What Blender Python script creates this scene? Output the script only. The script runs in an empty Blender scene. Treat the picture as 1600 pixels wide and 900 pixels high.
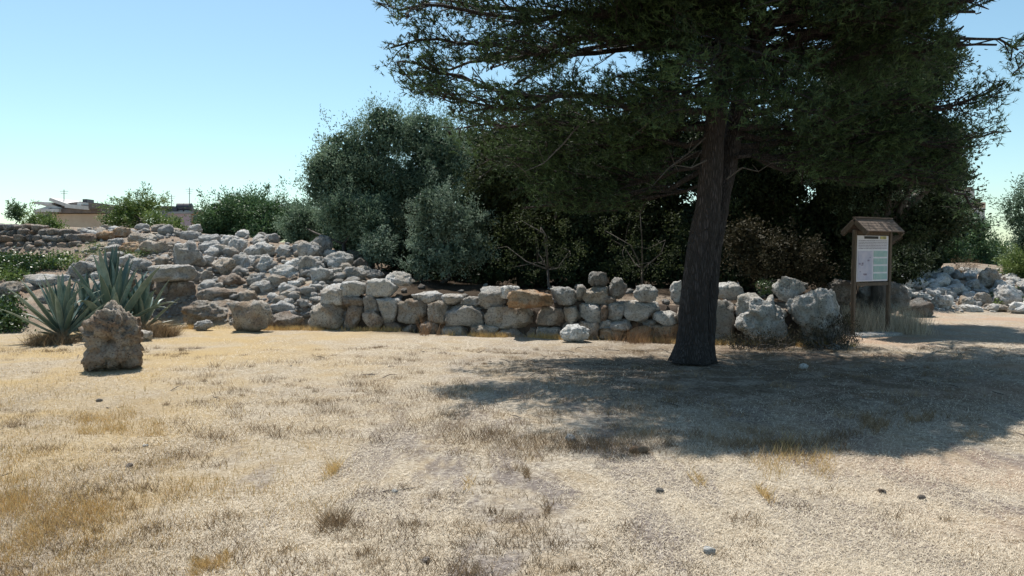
import bpy, math, random
import numpy as np
from mathutils import Vector, Matrix
RNG = np.random.default_rng(7)
random.seed(7)
S = bpy.context.scene
COL = S.collection
# ------------------------------------------------------------------ camera
F = 1150.0                     # focal length in photo pixels (1600 wide)
HOR = 395.0                    # horizon row
PITCH = math.atan((450 - HOR) / F)
CAMZ = 1.6
cam = bpy.data.cameras.new('camera'); camo = bpy.data.objects.new('camera', cam); COL.objects.link(camo)
cam.sensor_width = 36; cam.lens = 36 * F / 1600
cam.clip_start = 0.05; cam.clip_end = 3000
camo.location = (0, 0, CAMZ); camo.rotation_euler = (math.pi / 2 - PITCH, 0, 0)
S.camera = camo
# ------------------------------------------------------------------ light
SUN_EL = math.radians(64); SUN_AZ = math.radians(-24)      # azimuth from +Y towards +X
sdir = Vector((math.sin(SUN_AZ) * math.cos(SUN_EL), math.cos(SUN_AZ) * math.cos(SUN_EL), math.sin(SUN_EL)))
W = bpy.data.worlds.new('World'); S.world = W; W.use_nodes = True
wn = W.node_tree; wn.nodes.clear()
sky = wn.nodes.new('ShaderNodeTexSky'); sky.sky_type = 'NISHITA'; sky.sun_disc = False
sky.sun_elevation = SUN_EL; sky.sun_rotation = SUN_AZ
sky.air_density = 1.0; sky.dust_density = 0.6; sky.ozone_density = 1.2; sky.altitude = 50
bg = wn.nodes.new('ShaderNodeBackground'); bg.inputs['Strength'].default_value = 0.11
wo = wn.nodes.new('ShaderNodeOutputWorld')
tn = wn.nodes.new('ShaderNodeMix'); tn.data_type = 'RGBA'; tn.blend_type = 'MULTIPLY'; tn.inputs[0].default_value = 1.0; tn.inputs[7].default_value = (.94, 1.10, 1.02, 1)
wn.links.new(sky.outputs[0], tn.inputs[6]); wn.links.new(tn.outputs[2], bg.inputs[0]); wn.links.new(bg.outputs[0], wo.inputs[0])
sl = bpy.data.lights.new('sun', 'SUN'); sl.energy = 5.0; sl.angle = math.radians(0.55); sl.color = (1.0, 0.95, 0.87)
so = bpy.data.objects.new('sun', sl); COL.objects.link(so)
so.rotation_euler = (-sdir).to_track_quat('-Z', 'Y').to_euler(); so.location = sdir * 50
S.view_settings.view_transform = 'Standard'; S.view_settings.look = 'None'
S.view_settings.exposure = 0.45; S.view_settings.gamma = 1.0
# ------------------------------------------------------------------ helpers
def ray(px, py):
    u = (px - 800) / F; v = (450 - py) / F
    return Vector((u, math.cos(PITCH) + v * math.sin(PITCH), v * math.cos(PITCH) - math.sin(PITCH)))
def P(px, py, D):
    r = ray(px, py); k = D / r.y
    return Vector((r.x * k, D, CAMZ + r.z * k))
def proj(p):
    """world points (N,3) -> photo pixels"""
    d = p - np.array([0, 0, CAMZ]); c, s = math.cos(PITCH), math.sin(PITCH)
    f = d[:, 1] * c - d[:, 2] * s; v = d[:, 1] * s + d[:, 2] * c
    f = np.maximum(f, .01)
    return np.stack([800 + F * d[:, 0] / f, 450 - F * v / f], 1)
def gd(py): return CAMZ * F / (py - HOR)
def inpoly(pts, poly):
    x, y = pts[:, 0], pts[:, 1]; r = np.zeros(len(pts), bool); n = len(poly)
    for i in range(n):
        x1, y1 = poly[i]; x2, y2 = poly[(i + 1) % n]
        if y1 == y2: continue
        c = ((y1 > y) != (y2 > y)) & (x < (x2 - x1) * (y - y1) / (y2 - y1) + x1); r ^= c
    return r
def vnoise(p, seed=0):
    p = np.asarray(p, float); i = np.floor(p).astype(np.int64); f = p - i; f = f * f * (3 - 2 * f)
    def h(a):
        n = (a[:, 0] * 374761393 + a[:, 1] * 668265263 + a[:, 2] * 2147483647 + seed * 1274126177) & 0xffffffff
        n = ((n ^ (n >> 13)) * 1274126177) & 0xffffffff
        return ((n ^ (n >> 16)) & 0xffff) / 65535.0
    r = 0
    for dx in (0, 1):
        for dy in (0, 1):
            for dz in (0, 1):
                w = (f[:, 0] if dx else 1 - f[:, 0]) * (f[:, 1] if dy else 1 - f[:, 1]) * (f[:, 2] if dz else 1 - f[:, 2])
                r = r + w * h(i + np.array([dx, dy, dz]))
    return r * 2 - 1
def fbm(p, seed=0, o=4, g=.5):
    r = 0; a = 1; p = np.asarray(p, float)
    for k in range(o): r = r + a * vnoise(p * 2 ** k + 17.3 * k, seed + k); a *= g
    return r
def mesh_np(name, V, Fc, mat=None, tint=None, smooth=False, extra=None):
    V = np.asarray(V, np.float32); Fc = np.asarray(Fc, np.int32); k = Fc.shape[1]
    me = bpy.data.meshes.new(name)
    me.vertices.add(len(V)); me.vertices.foreach_set('co', V.ravel())
    me.loops.add(Fc.size); me.loops.foreach_set('vertex_index', Fc.ravel())
    me.polygons.add(len(Fc)); me.polygons.foreach_set('loop_start', np.arange(0, Fc.size, k, dtype=np.int32))
    me.update(calc_edges=True)
    me.polygons.foreach_set('use_smooth', np.full(len(Fc), bool(smooth)))
    if tint is not None:
        a = me.attributes.new('tint', 'FLOAT', 'POINT'); a.data.foreach_set('value', np.asarray(tint, np.float32))
    if extra:
        for n_, v_ in extra.items():
            a = me.attributes.new(n_, 'FLOAT', 'POINT'); a.data.foreach_set('value', np.asarray(v_, np.float32))
    if mat: me.materials.append(mat)
    return me
def link(name, me, parent=None, loc=None, rot=None):
    o = bpy.data.objects.new(name, me); COL.objects.link(o)
    if loc is not None: o.location = loc
    if rot is not None: o.rotation_euler = rot
    if parent: o.parent = parent
    return o
def tag(o, label=None, cat=None, group=None, kind=None):
    if label: o['label'] = label
    if cat: o['category'] = cat
    if group: o['group'] = group
    if kind: o['kind'] = kind
    return o
def thing(name, label, cat, loc=(0, 0, 0), rz=0, group=None):
    o = link(name, None, None, loc, (0, 0, rz)); return tag(o, label, cat, group)
class MB:
    """collects quads/tris as one mesh"""
    def __init__(s): s.v = []; s.f = []; s.n = 0
    def add(s, V, Fc):
        V = np.asarray(V, float); s.v.append(V)
        Fc = np.asarray(Fc, int)
        if Fc.shape[1] == 3: Fc = np.concatenate([Fc, Fc[:, 2:3]], 1)
        s.f.append(Fc + s.n); s.n += len(V)
    def box(s, c, size, M=None):
        h = np.array(size) / 2
        V = np.array([[x, y, z] for x in (-1, 1) for y in (-1, 1) for z in (-1, 1)]) * h
        if M is not None: V = V @ np.array(M.to_3x3()).T
        s.add(V + np.array(c), [[0, 1, 3, 2], [4, 6, 7, 5], [0, 4, 5, 1], [2, 3, 7, 6], [0, 2, 6, 4], [1, 5, 7, 3]])
    def tube(s, pts, rad, seg=8, cap=True):
        pts = np.asarray(pts, float); rad = np.asarray(rad, float); n = len(pts)
        T = np.gradient(pts, axis=0); T /= np.linalg.norm(T, axis=1)[:, None] + 1e-9
        up = np.array([0, 0, 1.]) if abs(T[0, 2]) < .9 else np.array([1., 0, 0])
        V = []
        for i in range(n):
            a = np.cross(T[i], up); a /= np.linalg.norm(a) + 1e-9; b = np.cross(T[i], a); up = -b if False else up
            th = np.arange(seg) * 2 * math.pi / seg
            V.append(pts[i] + rad[i] * (np.cos(th)[:, None] * a + np.sin(th)[:, None] * b))
        V = np.concatenate(V); Fc = []
        for i in range(n - 1):
            j = np.arange(seg); k = (j + 1) % seg
            Fc.append(np.stack([i * seg + j, i * seg + k, (i + 1) * seg + k, (i + 1) * seg + j], 1))
        Fc = np.concatenate(Fc)
        if cap:
            V = np.concatenate([V, pts[:1], pts[-1:]]); m = n * seg; j = np.arange(seg); k = (j + 1) % seg
            Fc = np.concatenate([Fc, np.stack([k, j, np.full(seg, m), np.full(seg, m)], 1),
                                 np.stack([(n - 1) * seg + j, (n - 1) * seg + k, np.full(seg, m + 1), np.full(seg, m + 1)], 1)])
        s.add(V, Fc)
    def build(s, name, mat, parent=None, loc=None, rot=None, smooth=False):
        V = np.concatenate(s.v); Fc = np.concatenate(s.f)
        me = bpy.data.meshes.new(name)
        tri = Fc[:, 2] == Fc[:, 3]
        loops = np.concatenate([Fc[tri][:, :3].ravel(), Fc[~tri].ravel()]); nt = int(tri.sum()); nq = len(Fc) - nt
        st = np.concatenate([np.arange(nt) * 3, nt * 3 + np.arange(nq) * 4]).astype(np.int32)
        me.vertices.add(len(V)); me.vertices.foreach_set('co', V.astype(np.float32).ravel())
        me.loops.add(len(loops)); me.loops.foreach_set('vertex_index', loops.astype(np.int32))
        me.polygons.add(len(Fc)); me.polygons.foreach_set('loop_start', st)
        me.update(calc_edges=True)
        me.polygons.foreach_set('use_smooth', np.full(len(Fc), bool(smooth)))
        me.materials.append(mat)
        return link(name, me, parent, loc, rot)
# ------------------------------------------------------------------ materials
def newmat(name):
    m = bpy.data.materials.new(name); m.use_nodes = True; nt = m.node_tree
    return m, nt, nt.nodes['Principled BSDF'], nt.nodes['Material Output']
def N(nt, t, **kw):
    n = nt.nodes.new(t)
    for k, v in kw.items():
        if k in n.inputs: n.inputs[k].default_value = v
        else: setattr(n, k, v)
    return n
def noise(nt, vec, scale, detail=4, rough=.6, dist=0):
    n = N(nt, 'ShaderNodeTexNoise', Scale=scale, Detail=detail, Roughness=rough, Distortion=dist)
    nt.links.new(vec, n.inputs['Vector']); return n.outputs['Fac']
def ramp(nt, fac, a, b, ca=0.0, cb=1.0):
    n = nt.nodes.new('ShaderNodeMapRange'); n.inputs[1].default_value = a; n.inputs[2].default_value = b
    n.inputs[3].default_value = ca; n.inputs[4].default_value = cb; n.interpolation_type = 'SMOOTHSTEP'
    nt.links.new(fac, n.inputs[0]); return n.outputs[0]
def mix(nt, fac, a, b, mode='MIX'):
    n = nt.nodes.new('ShaderNodeMix'); n.data_type = 'RGBA'; n.blend_type = mode
    for s_, v in ((n.inputs[0], fac), (n.inputs[6], a), (n.inputs[7], b)):
        if isinstance(v, (int, float)): s_.default_value = v
        elif isinstance(v, tuple): s_.default_value = (*v, 1)
        else: nt.links.new(v, s_)
    return n.outputs[2]
def math2(nt, op, a, b):
    n = nt.nodes.new('ShaderNodeMath'); n.operation = op
    for s_, v in ((n.inputs[0], a), (n.inputs[1], b)):
        if isinstance(v, (int, float)): s_.default_value = v
        else: nt.links.new(v, s_)
    return n.outputs[0]
def rock_mat(name, light, tan, stain, dark, stain_amt=.5, bump=.9):
    m, nt, b, out = newmat(name)
    tc = N(nt, 'ShaderNodeTexCoord'); oi = N(nt, 'ShaderNodeObjectInfo')
    ad = N(nt, 'ShaderNodeVectorMath'); ad.operation = 'ADD'
    sc = N(nt, 'ShaderNodeVectorMath'); sc.operation = 'SCALE'; sc.inputs[0].default_value = (37, 19, 53)
    nt.links.new(oi.outputs['Random'], sc.inputs['Scale'])
    nt.links.new(tc.outputs['Object'], ad.inputs[0]); nt.links.new(sc.outputs[0], ad.inputs[1]); v = ad.outputs[0]
    n1 = noise(nt, v, 3.2, 5, .62, .4); n2 = noise(nt, v, 9, 7, .75); n3 = noise(nt, v, 30, 5, .75); n4 = noise(nt, v, 2.1, 3, .5, .6)
    vo = N(nt, 'ShaderNodeTexVoronoi', Scale=17.0); nt.links.new(v, vo.inputs['Vector'])
    c = mix(nt, ramp(nt, n1, .4, .62), light, tan)
    c = mix(nt, math2(nt, 'MULTIPLY', ramp(nt, n4, .48, .68), stain_amt), c, stain)
    c = mix(nt, ramp(nt, n2, .56, .69, 0, .85), c, dark)
    c = mix(nt, ramp(nt, n3, .31, .54, .75, 0), c, dark)
    pit = ramp(nt, vo.outputs['Distance'], .0, .28)
    c = mix(nt, math2(nt, 'SUBTRACT', 1.0, pit), c, dark)
    rv = ramp(nt, oi.outputs['Random'], 0, 1, .78, 1.18)
    hs = N(nt, 'ShaderNodeHueSaturation'); nt.links.new(c, hs.inputs['Color']); nt.links.new(rv, hs.inputs['Value'])
    nt.links.new(hs.outputs[0], b.inputs['Base Color'])
    b.inputs['Roughness'].default_value = .92; b.inputs['Specular IOR Level'].default_value = .2
    h = math2(nt, 'ADD', math2(nt, 'MULTIPLY', n2, 1.5), math2(nt, 'MULTIPLY', n3, .7))
    h = math2(nt, 'ADD', h, math2(nt, 'MULTIPLY', pit, .35))
    bp = N(nt, 'ShaderNodeBump', Strength=bump, Distance=.11); nt.links.new(h, bp.inputs['Height'])
    nt.links.new(bp.outputs[0], b.inputs['Normal']); return m
M = {}
M['rock_grey'] = rock_mat('limestone_grey', (.68, .665, .64), (.50, .465, .41), (.38, .29, .21), (.15, .14, .13), .35)
M['rock_tan'] = rock_mat('limestone_tan', (.63, .585, .52), (.50, .42, .33), (.40, .26, .16), (.14, .115, .095), .55)
M['rock_orange'] = rock_mat('limestone_orange', (.54, .43, .32), (.48, .31, .18), (.38, .19, .09), (.17, .10, .06), .8)
M['rock_white'] = rock_mat('limestone_white', (.82, .81, .78), (.66, .63, .58), (.42, .35, .28), (.22, .21, .20), .25)
M['rock_brown'] = rock_mat('limestone_brown', (.52, .46, .40), (.38, .30, .235), (.33, .20, .12), (.11, .085, .07), .6)
M['rock_dark'] = rock_mat('limestone_dark', (.40, .385, .36), (.28, .25, .22), (.22, .15, .11), (.09, .08, .07), .5)  # darker limestone tones for the dark stones
def leaf_mat(name, a, b_, rough=.5, trans=.25, spec=.4):
    m, nt, b, out = newmat(name)
    at = N(nt, 'ShaderNodeAttribute', attribute_name='tint')
    c = mix(nt, at.outputs['Fac'], a, b_)
    nt.links.new(c, b.inputs['Base Color']); b.inputs['Roughness'].default_value = rough; b.inputs['Specular IOR Level'].default_value = spec
    if trans > 0:
        tr = N(nt, 'ShaderNodeBsdfTranslucent'); nt.links.new(c, tr.inputs[0])
        mx = N(nt, 'ShaderNodeMixShader'); mx.inputs[0].default_value = trans
        nt.links.new(b.outputs[0], mx.inputs[1]); nt.links.new(tr.outputs[0], mx.inputs[2]); nt.links.new(mx.outputs[0], out.inputs[0])
    return m
M['pine'] = leaf_mat('pine_needles', (.016, .032, .015), (.10, .16, .06), .6, .32, .3)
M['olive'] = leaf_mat('olive_leaves', (.045, .085, .050), (.30, .40, .27), .62, .30, .3)
M['olive_pale'] = leaf_mat('pale_olive_leaves', (.07, .11, .07), (.32, .41, .31), .62, .28, .3)
M['dark_leaf'] = leaf_mat('dark_evergreen_leaves', (.014, .024, .010), (.055, .080, .032), .62, .20, .25)
M['oak_leaf'] = leaf_mat('olive_brown_leaves', (.02, .030, .010), (.09, .115, .04), .65, .25, .25)
M['green'] = leaf_mat('bright_shrub_leaves', (.07, .12, .03), (.24, .31, .09), .5, .25)
M['lentisc'] = leaf_mat('mid_green_leaves', (.035, .080, .035), (.16, .26, .10), .5, .2)
M['ivy'] = leaf_mat('ivy_leaves', (.015, .035, .010), (.09, .15, .035), .4, .2, .5)
M['bramble'] = leaf_mat('brown_bramble_leaves', (.025, .024, .013), (.10, .085, .05), .7, .15, .2)
M['straw'] = leaf_mat('dry_straw', (.33, .26, .175), (.79, .70, .56), .8, .15, .1)
M['gold'] = leaf_mat('golden_dry_grass', (.34, .21, .08), (.80, .60, .29), .8, .2, .1)
M['drybrown'] = leaf_mat('brown_dry_grass', (.11, .07, .04), (.42, .31, .19), .85, .15, .1)
M['dryred'] = leaf_mat('rusty_dry_grass', (.16, .09, .05), (.42, .27, .16), .85, .15, .1)
M['twig'] = leaf_mat('grey_dry_twigs', (.12, .10, .08), (.32, .27, .22), .9, 0, .1)
def bark_mat():
    m, nt, b, out = newmat('pine_bark'); tc = N(nt, 'ShaderNodeTexCoord')
    mp = N(nt, 'ShaderNodeMapping'); mp.inputs['Scale'].default_value = (1, 1, .16); nt.links.new(tc.outputs['Object'], mp.inputs[0])
    vo = N(nt, 'ShaderNodeTexVoronoi', Scale=38.0, Randomness=1.0); vo.feature = 'DISTANCE_TO_EDGE'; nt.links.new(mp.outputs[0], vo.inputs['Vector'])
    n = noise(nt, mp.outputs[0], 14, 6, .7); e = ramp(nt, math2(nt, 'ADD', vo.outputs['Distance'], math2(nt, 'MULTIPLY', n, .25)), .08, .42)
    c = mix(nt, ramp(nt, n, .35, .65), (.035, .029, .028), (.085, .068, .064)); c = mix(nt, e, (.03, .022, .018), c)
    nt.links.new(c, b.inputs['Base Color']); b.inputs['Roughness'].default_value = .9
    bp = N(nt, 'ShaderNodeBump', Strength=1.0, Distance=.04); nt.links.new(math2(nt, 'ADD', e, math2(nt, 'MULTIPLY', n, .7)), bp.inputs['Height'])
    nt.links.new(bp.outputs[0], b.inputs['Normal']); return m
M['bark'] = bark_mat()
def plain(name, col, col2=None, scale=8, rough=.8, bump=.3, metal=0, stretch=(1, 1, 1), fine=60):
    m, nt, b, out = newmat(name); tc = N(nt, 'ShaderNodeTexCoord')
    mp = N(nt, 'ShaderNodeMapping'); mp.inputs['Scale'].default_value = stretch; nt.links.new(tc.outputs['Object'], mp.inputs[0])
    n = noise(nt, mp.outputs[0], scale, 6, .65); n2 = noise(nt, mp.outputs[0], fine, 3, .6)
    col2 = col2 or tuple(x * .6 for x in col)
    c = mix(nt, ramp(nt, n, .35, .68), col, col2); nt.links.new(c, b.inputs['Base Color'])
    b.inputs['Roughness'].default_value = rough; b.inputs['Metallic'].default_value = metal
    bp = N(nt, 'ShaderNodeBump', Strength=bump, Distance=.01); nt.links.new(math2(nt, 'ADD', n, n2), bp.inputs['Height']); nt.links.new(bp.outputs[0], b.inputs['Normal'])
    return m
M['grey_bark'] = plain('olive_bark', (.13, .11, .095), (.05, .042, .036), 12, .9, 1.0, stretch=(1, 1, .3))
M['cut_wood'] = plain('sawn_pale_wood', (.62, .55, .45), (.5, .4, .3), 20)
M['post'] = plain('weathered_timber', (.15, .11, .075), (.085, .06, .042), 9, .85, .6, stretch=(6, 6, .6))
M['shingle'] = plain('roof_boards', (.20, .15, .12), (.10, .075, .06), 9, .85, .6, stretch=(.8, 6, 6))
M['earth'] = plain('red_brown_earth', (.085, .06, .045), (.045, .033, .025), 5, .95, 1.0, fine=40)
M['leaf_agave'] = None
# ------------------------------------------------------------------ terrain
COLS = [(-3000, [(14, 0), (16, .5), (21, 1.9), (26, 2.4), (60, 2.3), (300, 1.5)]),
        (-100, [(14.7, 0), (15.5, .42), (17.5, .95), (18.3, 1.35), (19.6, 1.5), (20.4, 2.05), (24, 2.45), (30, 2.6), (60, 2.3), (300, 1.5)]),
        (20, [(14.7, 0), (15.5, .42), (17.5, .95), (18.3, 1.35), (19.6, 1.5), (20.4, 2.05), (24, 2.45), (30, 2.6), (60, 2.3), (300, 1.5)]),
        (120, [(15.2, 0), (16.2, .55), (17.5, 1.05), (18.6, 1.4), (20.4, 2.0), (24, 2.4), (30, 2.6), (60, 2.3), (300, 1.5)]),
        (200, [(15.8, 0), (16.6, .85), (17.8, 1.2), (19.5, 1.75), (22, 2.15), (28, 2.5), (60, 2.3), (300, 1.5)]),
        (262, [(16.6, 0), (17.2, 1.0), (18.2, 1.45), (20, 1.95), (25, 2.4), (60, 2.2), (300, 1.5)]),
        'DENSE',
        (1400, [(18, 0), (19.5, .2), (22, .65), (25, 1.1), (60, 1), (300, 1)]),
        (1500, [(19.2, 0), (20.5, .15), (25.5, 1.12), (30, 1.15), (60, 1), (300, 1)]),
        (1600, [(20.5, 0), (22, .2), (26, .85), (30, 1.0), (60, 1), (300, 1)]),
        (5000, [(20.5, 0), (22, .2), (26, .85), (30, 1.0), (60, 1), (300, 1)])]
KEY = [(290, [(16.4, 0), (16.9, .5), (18.0, 1.2), (20, 1.9), (25, 2.3), (60, 2.1), (300, 1.5)]),
       (320, [(15.6, 0), (15.9, .3), (17.2, .75), (18.5, 1.25), (21, 1.95), (25, 2.2), (60, 2.0), (300, 1.5)]),
       (400, [(15.5, 0), (15.8, .35), (17.0, .72), (18.5, 1.2), (21, 1.9), (24, 2.0), (60, 1.6), (300, 1.2)]),
       (500, [(15.5, 0), (15.8, .5), (16.7, .85), (18.5, 1.45), (20, 1.75), (24, 1.8), (60, 1.5), (300, 1.2)]),
       (580, [(15.4, 0), (15.6, .6), (16.2, .8), (17, .95), (20, 1.2), (24, 1.3), (60, 1.3), (300, 1.2)]),
       (640, [(15.25, 0), (15.45, .6), (16.0, .75), (17, .85), (20, .95), (24, 1.0), (60, 1), (300, 1.1)]),
       (700, [(14.7, 0), (14.9, .55), (15.4, .68), (16.4, .74), (20, .85), (24, .9), (60, 1), (300, 1)]),
       (900, [(13.95, 0), (14.15, .6), (14.6, .72), (16, .8), (20, .88), (24, .9), (60, 1), (300, 1)]),
       (1100, [(13.4, 0), (13.6, .55), (14, .68), (15, .75), (20, .88), (24, .9), (60, 1), (300, 1)]),
       (1240, [(13.1, 0), (13.3, .35), (13.8, .5), (15, .6), (20, .8), (24, .9), (60, 1), (300, 1)]),
       (1300, [(13.2, 0), (13.8, .15), (14.6, .25), (17, .5), (20, .75), (24, .9), (60, 1), (300, 1)]),
       (1350, [(15.2, 0), (15.6, .1), (16.2, .2), (17.4, .38), (20, .65), (24, .95), (60, 1), (300, 1)])]
KEY[0] = (290, [KEY[0][1][0], (16.6, .25)] + KEY[0][1][1:])
kp = [k[0] for k in KEY]; dense = []
for q in range(290, 1351, 15):
    dense.append((q, [(float(np.interp(q, kp, [k[1][m][0] for k in KEY])), float(np.interp(q, kp, [k[1][m][1] for k in KEY]))) for m in range(8)]))
_i = COLS.index('DENSE'); COLS = COLS[:_i] + dense + COLS[_i + 1:]
_cpx = np.array([c[0] for c in COLS], float)
def hraw(x, y):
    x = np.asarray(x, float); y = np.asarray(y, float)
    px = np.clip(800 + F * x / np.maximum(y, 4), -2999, 4999)
    prof = np.stack([np.interp(y, [a for a, _ in c[1]], [b for _, b in c[1]]) for c in COLS])
    i = np.clip(np.searchsorted(_cpx, px) - 1, 0, len(_cpx) - 2)
    t = (px - _cpx[i]) / (_cpx[i + 1] - _cpx[i]); j = np.arange(len(px))
    return prof[i, j] * (1 - t) + prof[i + 1, j] * t
def height(x, y):
    x = np.atleast_1d(np.asarray(x, float)); y = np.atleast_1d(np.asarray(y, float))
    h = hraw(x, y); z = np.zeros_like(x)
    lumps = fbm(np.stack([x * 1.1, y * 1.1, z], 1), 5, 4)
    h = h + np.clip(h * 2, 0, 1) * lumps * .09
    near = np.clip(1 - h * 4, 0, 1)
    h = h + near * (fbm(np.stack([x * .35, y * .35, z], 1), 9, 3) * .035 + fbm(np.stack([x * 2.2, y * 2.2, z], 1), 3, 3) * .012)
    return h
def H(x, y): return float(height(x, y)[0])
def hit(px, py, lo=2.5, hi=40):
    D = np.arange(lo, hi, .04); r = ray(px, py); k = D / r.y
    z = CAMZ + r.z * k; g = height(r.x * k, D); w = np.nonzero(z <= g)[0]
    i = w[0] if len(w) else len(D) - 1
    return Vector((r.x * k[i], D[i], g[i]))
def axis(parts):
    o = []
    for a, b, s in parts: o += list(np.arange(a, b, s))
    return np.array(o + [parts[-1][1]])
gx = axis([(-1500, -300, 200), (-300, -60, 24), (-60, -16, 2), (-16, -6, .25), (-6, 8, .12), (8, 16, .25), (16, 60, 2), (60, 300, 24), (300, 1500, 200)])
gy = axis([(-60, -6, 3), (-6, 2, .6), (2, 14, .12), (14, 27, .14), (27, 60, 1), (60, 300, 12), (300, 2200, 200)])
GX, GY = np.meshgrid(gx, gy); nx, ny = len(gx), len(gy)
hz = height(GX.ravel(), GY.ravel())
V = np.stack([GX.ravel(), GY.ravel(), hz], 1)
ii = (np.arange(ny - 1)[:, None] * nx + np.arange(nx - 1)[None]).ravel()
Fq = np.stack([ii, ii + 1, ii + nx + 1, ii + nx], 1)
raw = hraw(V[:, 0], V[:, 1])
earth = np.clip(raw * 6, 0, 1)
ppx = 800 + F * V[:, 0] / np.maximum(V[:, 1], 4)
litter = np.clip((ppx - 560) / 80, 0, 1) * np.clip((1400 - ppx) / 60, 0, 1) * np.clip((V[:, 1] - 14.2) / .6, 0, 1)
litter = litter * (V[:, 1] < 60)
def ground_mat():
    m, nt, b, out = newmat('dry_ground')
    g = N(nt, 'ShaderNodeNewGeometry'); v = g.outputs['Position']
    sx = N(nt, 'ShaderNodeSeparateXYZ'); nt.links.new(v, sx.inputs[0])
    n_big = noise(nt, v, .55, 4, .55, .3); n_mid = noise(nt, v, 2.2, 5, .65, .3); n_sp = noise(nt, v, 26, 5, .75); n_fi = noise(nt, v, 90, 3, .7)
    mp = N(nt, 'ShaderNodeMapping'); mp.inputs['Scale'].default_value = (1, .35, 1); nt.links.new(v, mp.inputs[0])
    n_soil = noise(nt, mp.outputs[0], 1.6, 5, .65, .4)
    straw = mix(nt, ramp(nt, n_sp, .35, .65), (.30, .25, .195), (.61, .54, .44))
    straw = mix(nt, ramp(nt, n_mid, .42, .66, 0, .55), straw, (.40, .30, .18))
    # golden on the left, paler on the right
    xl = ramp(nt, sx.outputs[0], -5.5, .5, 1, 0)
    gm = math2(nt, 'MULTIPLY', xl, ramp(nt, n_big, .38, .62, .25, .85))
    straw = mix(nt, gm, straw, (.50, .36, .17))
    soil = mix(nt, ramp(nt, n_sp, .35, .65), (.14, .115, .105), (.30, .26, .24))
    ns = ramp(nt, n_soil, .47, .58, 0, .9)
    yn = ramp(nt, sx.outputs[1], 4, 11, 1, .25)
    ns = math2(nt, 'MULTIPLY', ns, yn); ns = math2(nt, 'MULTIPLY', ns, ramp(nt, sx.outputs[0], -3.5, 0, .25, 1))
    c = mix(nt, ns, straw, soil)
    rd = math2(nt, 'MULTIPLY', ramp(nt, sx.outputs[0], 1.5, 4.0), ramp(nt, n_big, .45, .65, 0, .7))
    c = mix(nt, rd, c, (.46, .31, .22))
    c = mix(nt, ramp(nt, n_fi, .3, .5, .55, 0), c, (.15, .11, .08))
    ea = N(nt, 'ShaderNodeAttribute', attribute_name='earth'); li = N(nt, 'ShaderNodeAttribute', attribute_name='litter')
    vo = N(nt, 'ShaderNodeTexVoronoi', Scale=9.0); nt.links.new(v, vo.inputs['Vector'])
    n_e = noise(nt, v, 1.3, 5, .6)
    ec = mix(nt, ramp(nt, n_sp, .3, .7), (.13, .10, .08), (.38, .31, .245))
    ec = mix(nt, ramp(nt, n_e, .4, .65, 0, .5), ec, (.34, .23, .16))
    ec = mix(nt, ramp(nt, n_mid, .5, .7, 0, .7), ec, (.48, .43, .34))
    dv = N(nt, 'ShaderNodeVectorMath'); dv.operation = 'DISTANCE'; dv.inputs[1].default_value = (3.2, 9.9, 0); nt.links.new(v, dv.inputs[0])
    litter_shade = math2(nt, 'MULTIPLY', ramp(nt, dv.outputs['Value'], 1.5, 4.8, .9, 0), ramp(nt, n_mid, .35, .6, .45, 1))  # needle litter plus pine shade painted into the ground colour
    c = mix(nt, litter_shade, c, mix(nt, ramp(nt, n_sp, .35, .65), (.07, .05, .035), (.21, .16, .115)))
    c = mix(nt, ea.outputs['Fac'], c, ec)
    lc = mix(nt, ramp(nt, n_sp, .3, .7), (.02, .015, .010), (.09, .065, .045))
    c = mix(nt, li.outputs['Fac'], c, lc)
    nt.links.new(c, b.inputs['Base Color']); b.inputs['Roughness'].default_value = .97; b.inputs['Specular IOR Level'].default_value = .1
    hgt = math2(nt, 'ADD', math2(nt, 'MULTIPLY', n_sp, 1.0), math2(nt, 'MULTIPLY', n_fi, .5))
    bp = N(nt, 'ShaderNodeBump', Strength=.8, Distance=.05); nt.links.new(hgt, bp.inputs['Height']); nt.links.new(bp.outputs[0], b.inputs['Normal'])
    return m
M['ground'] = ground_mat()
tag(link('ground', mesh_np('ground', V, Fq, M['ground'], smooth=True, extra={'earth': earth, 'litter': litter})), kind='structure')
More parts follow.
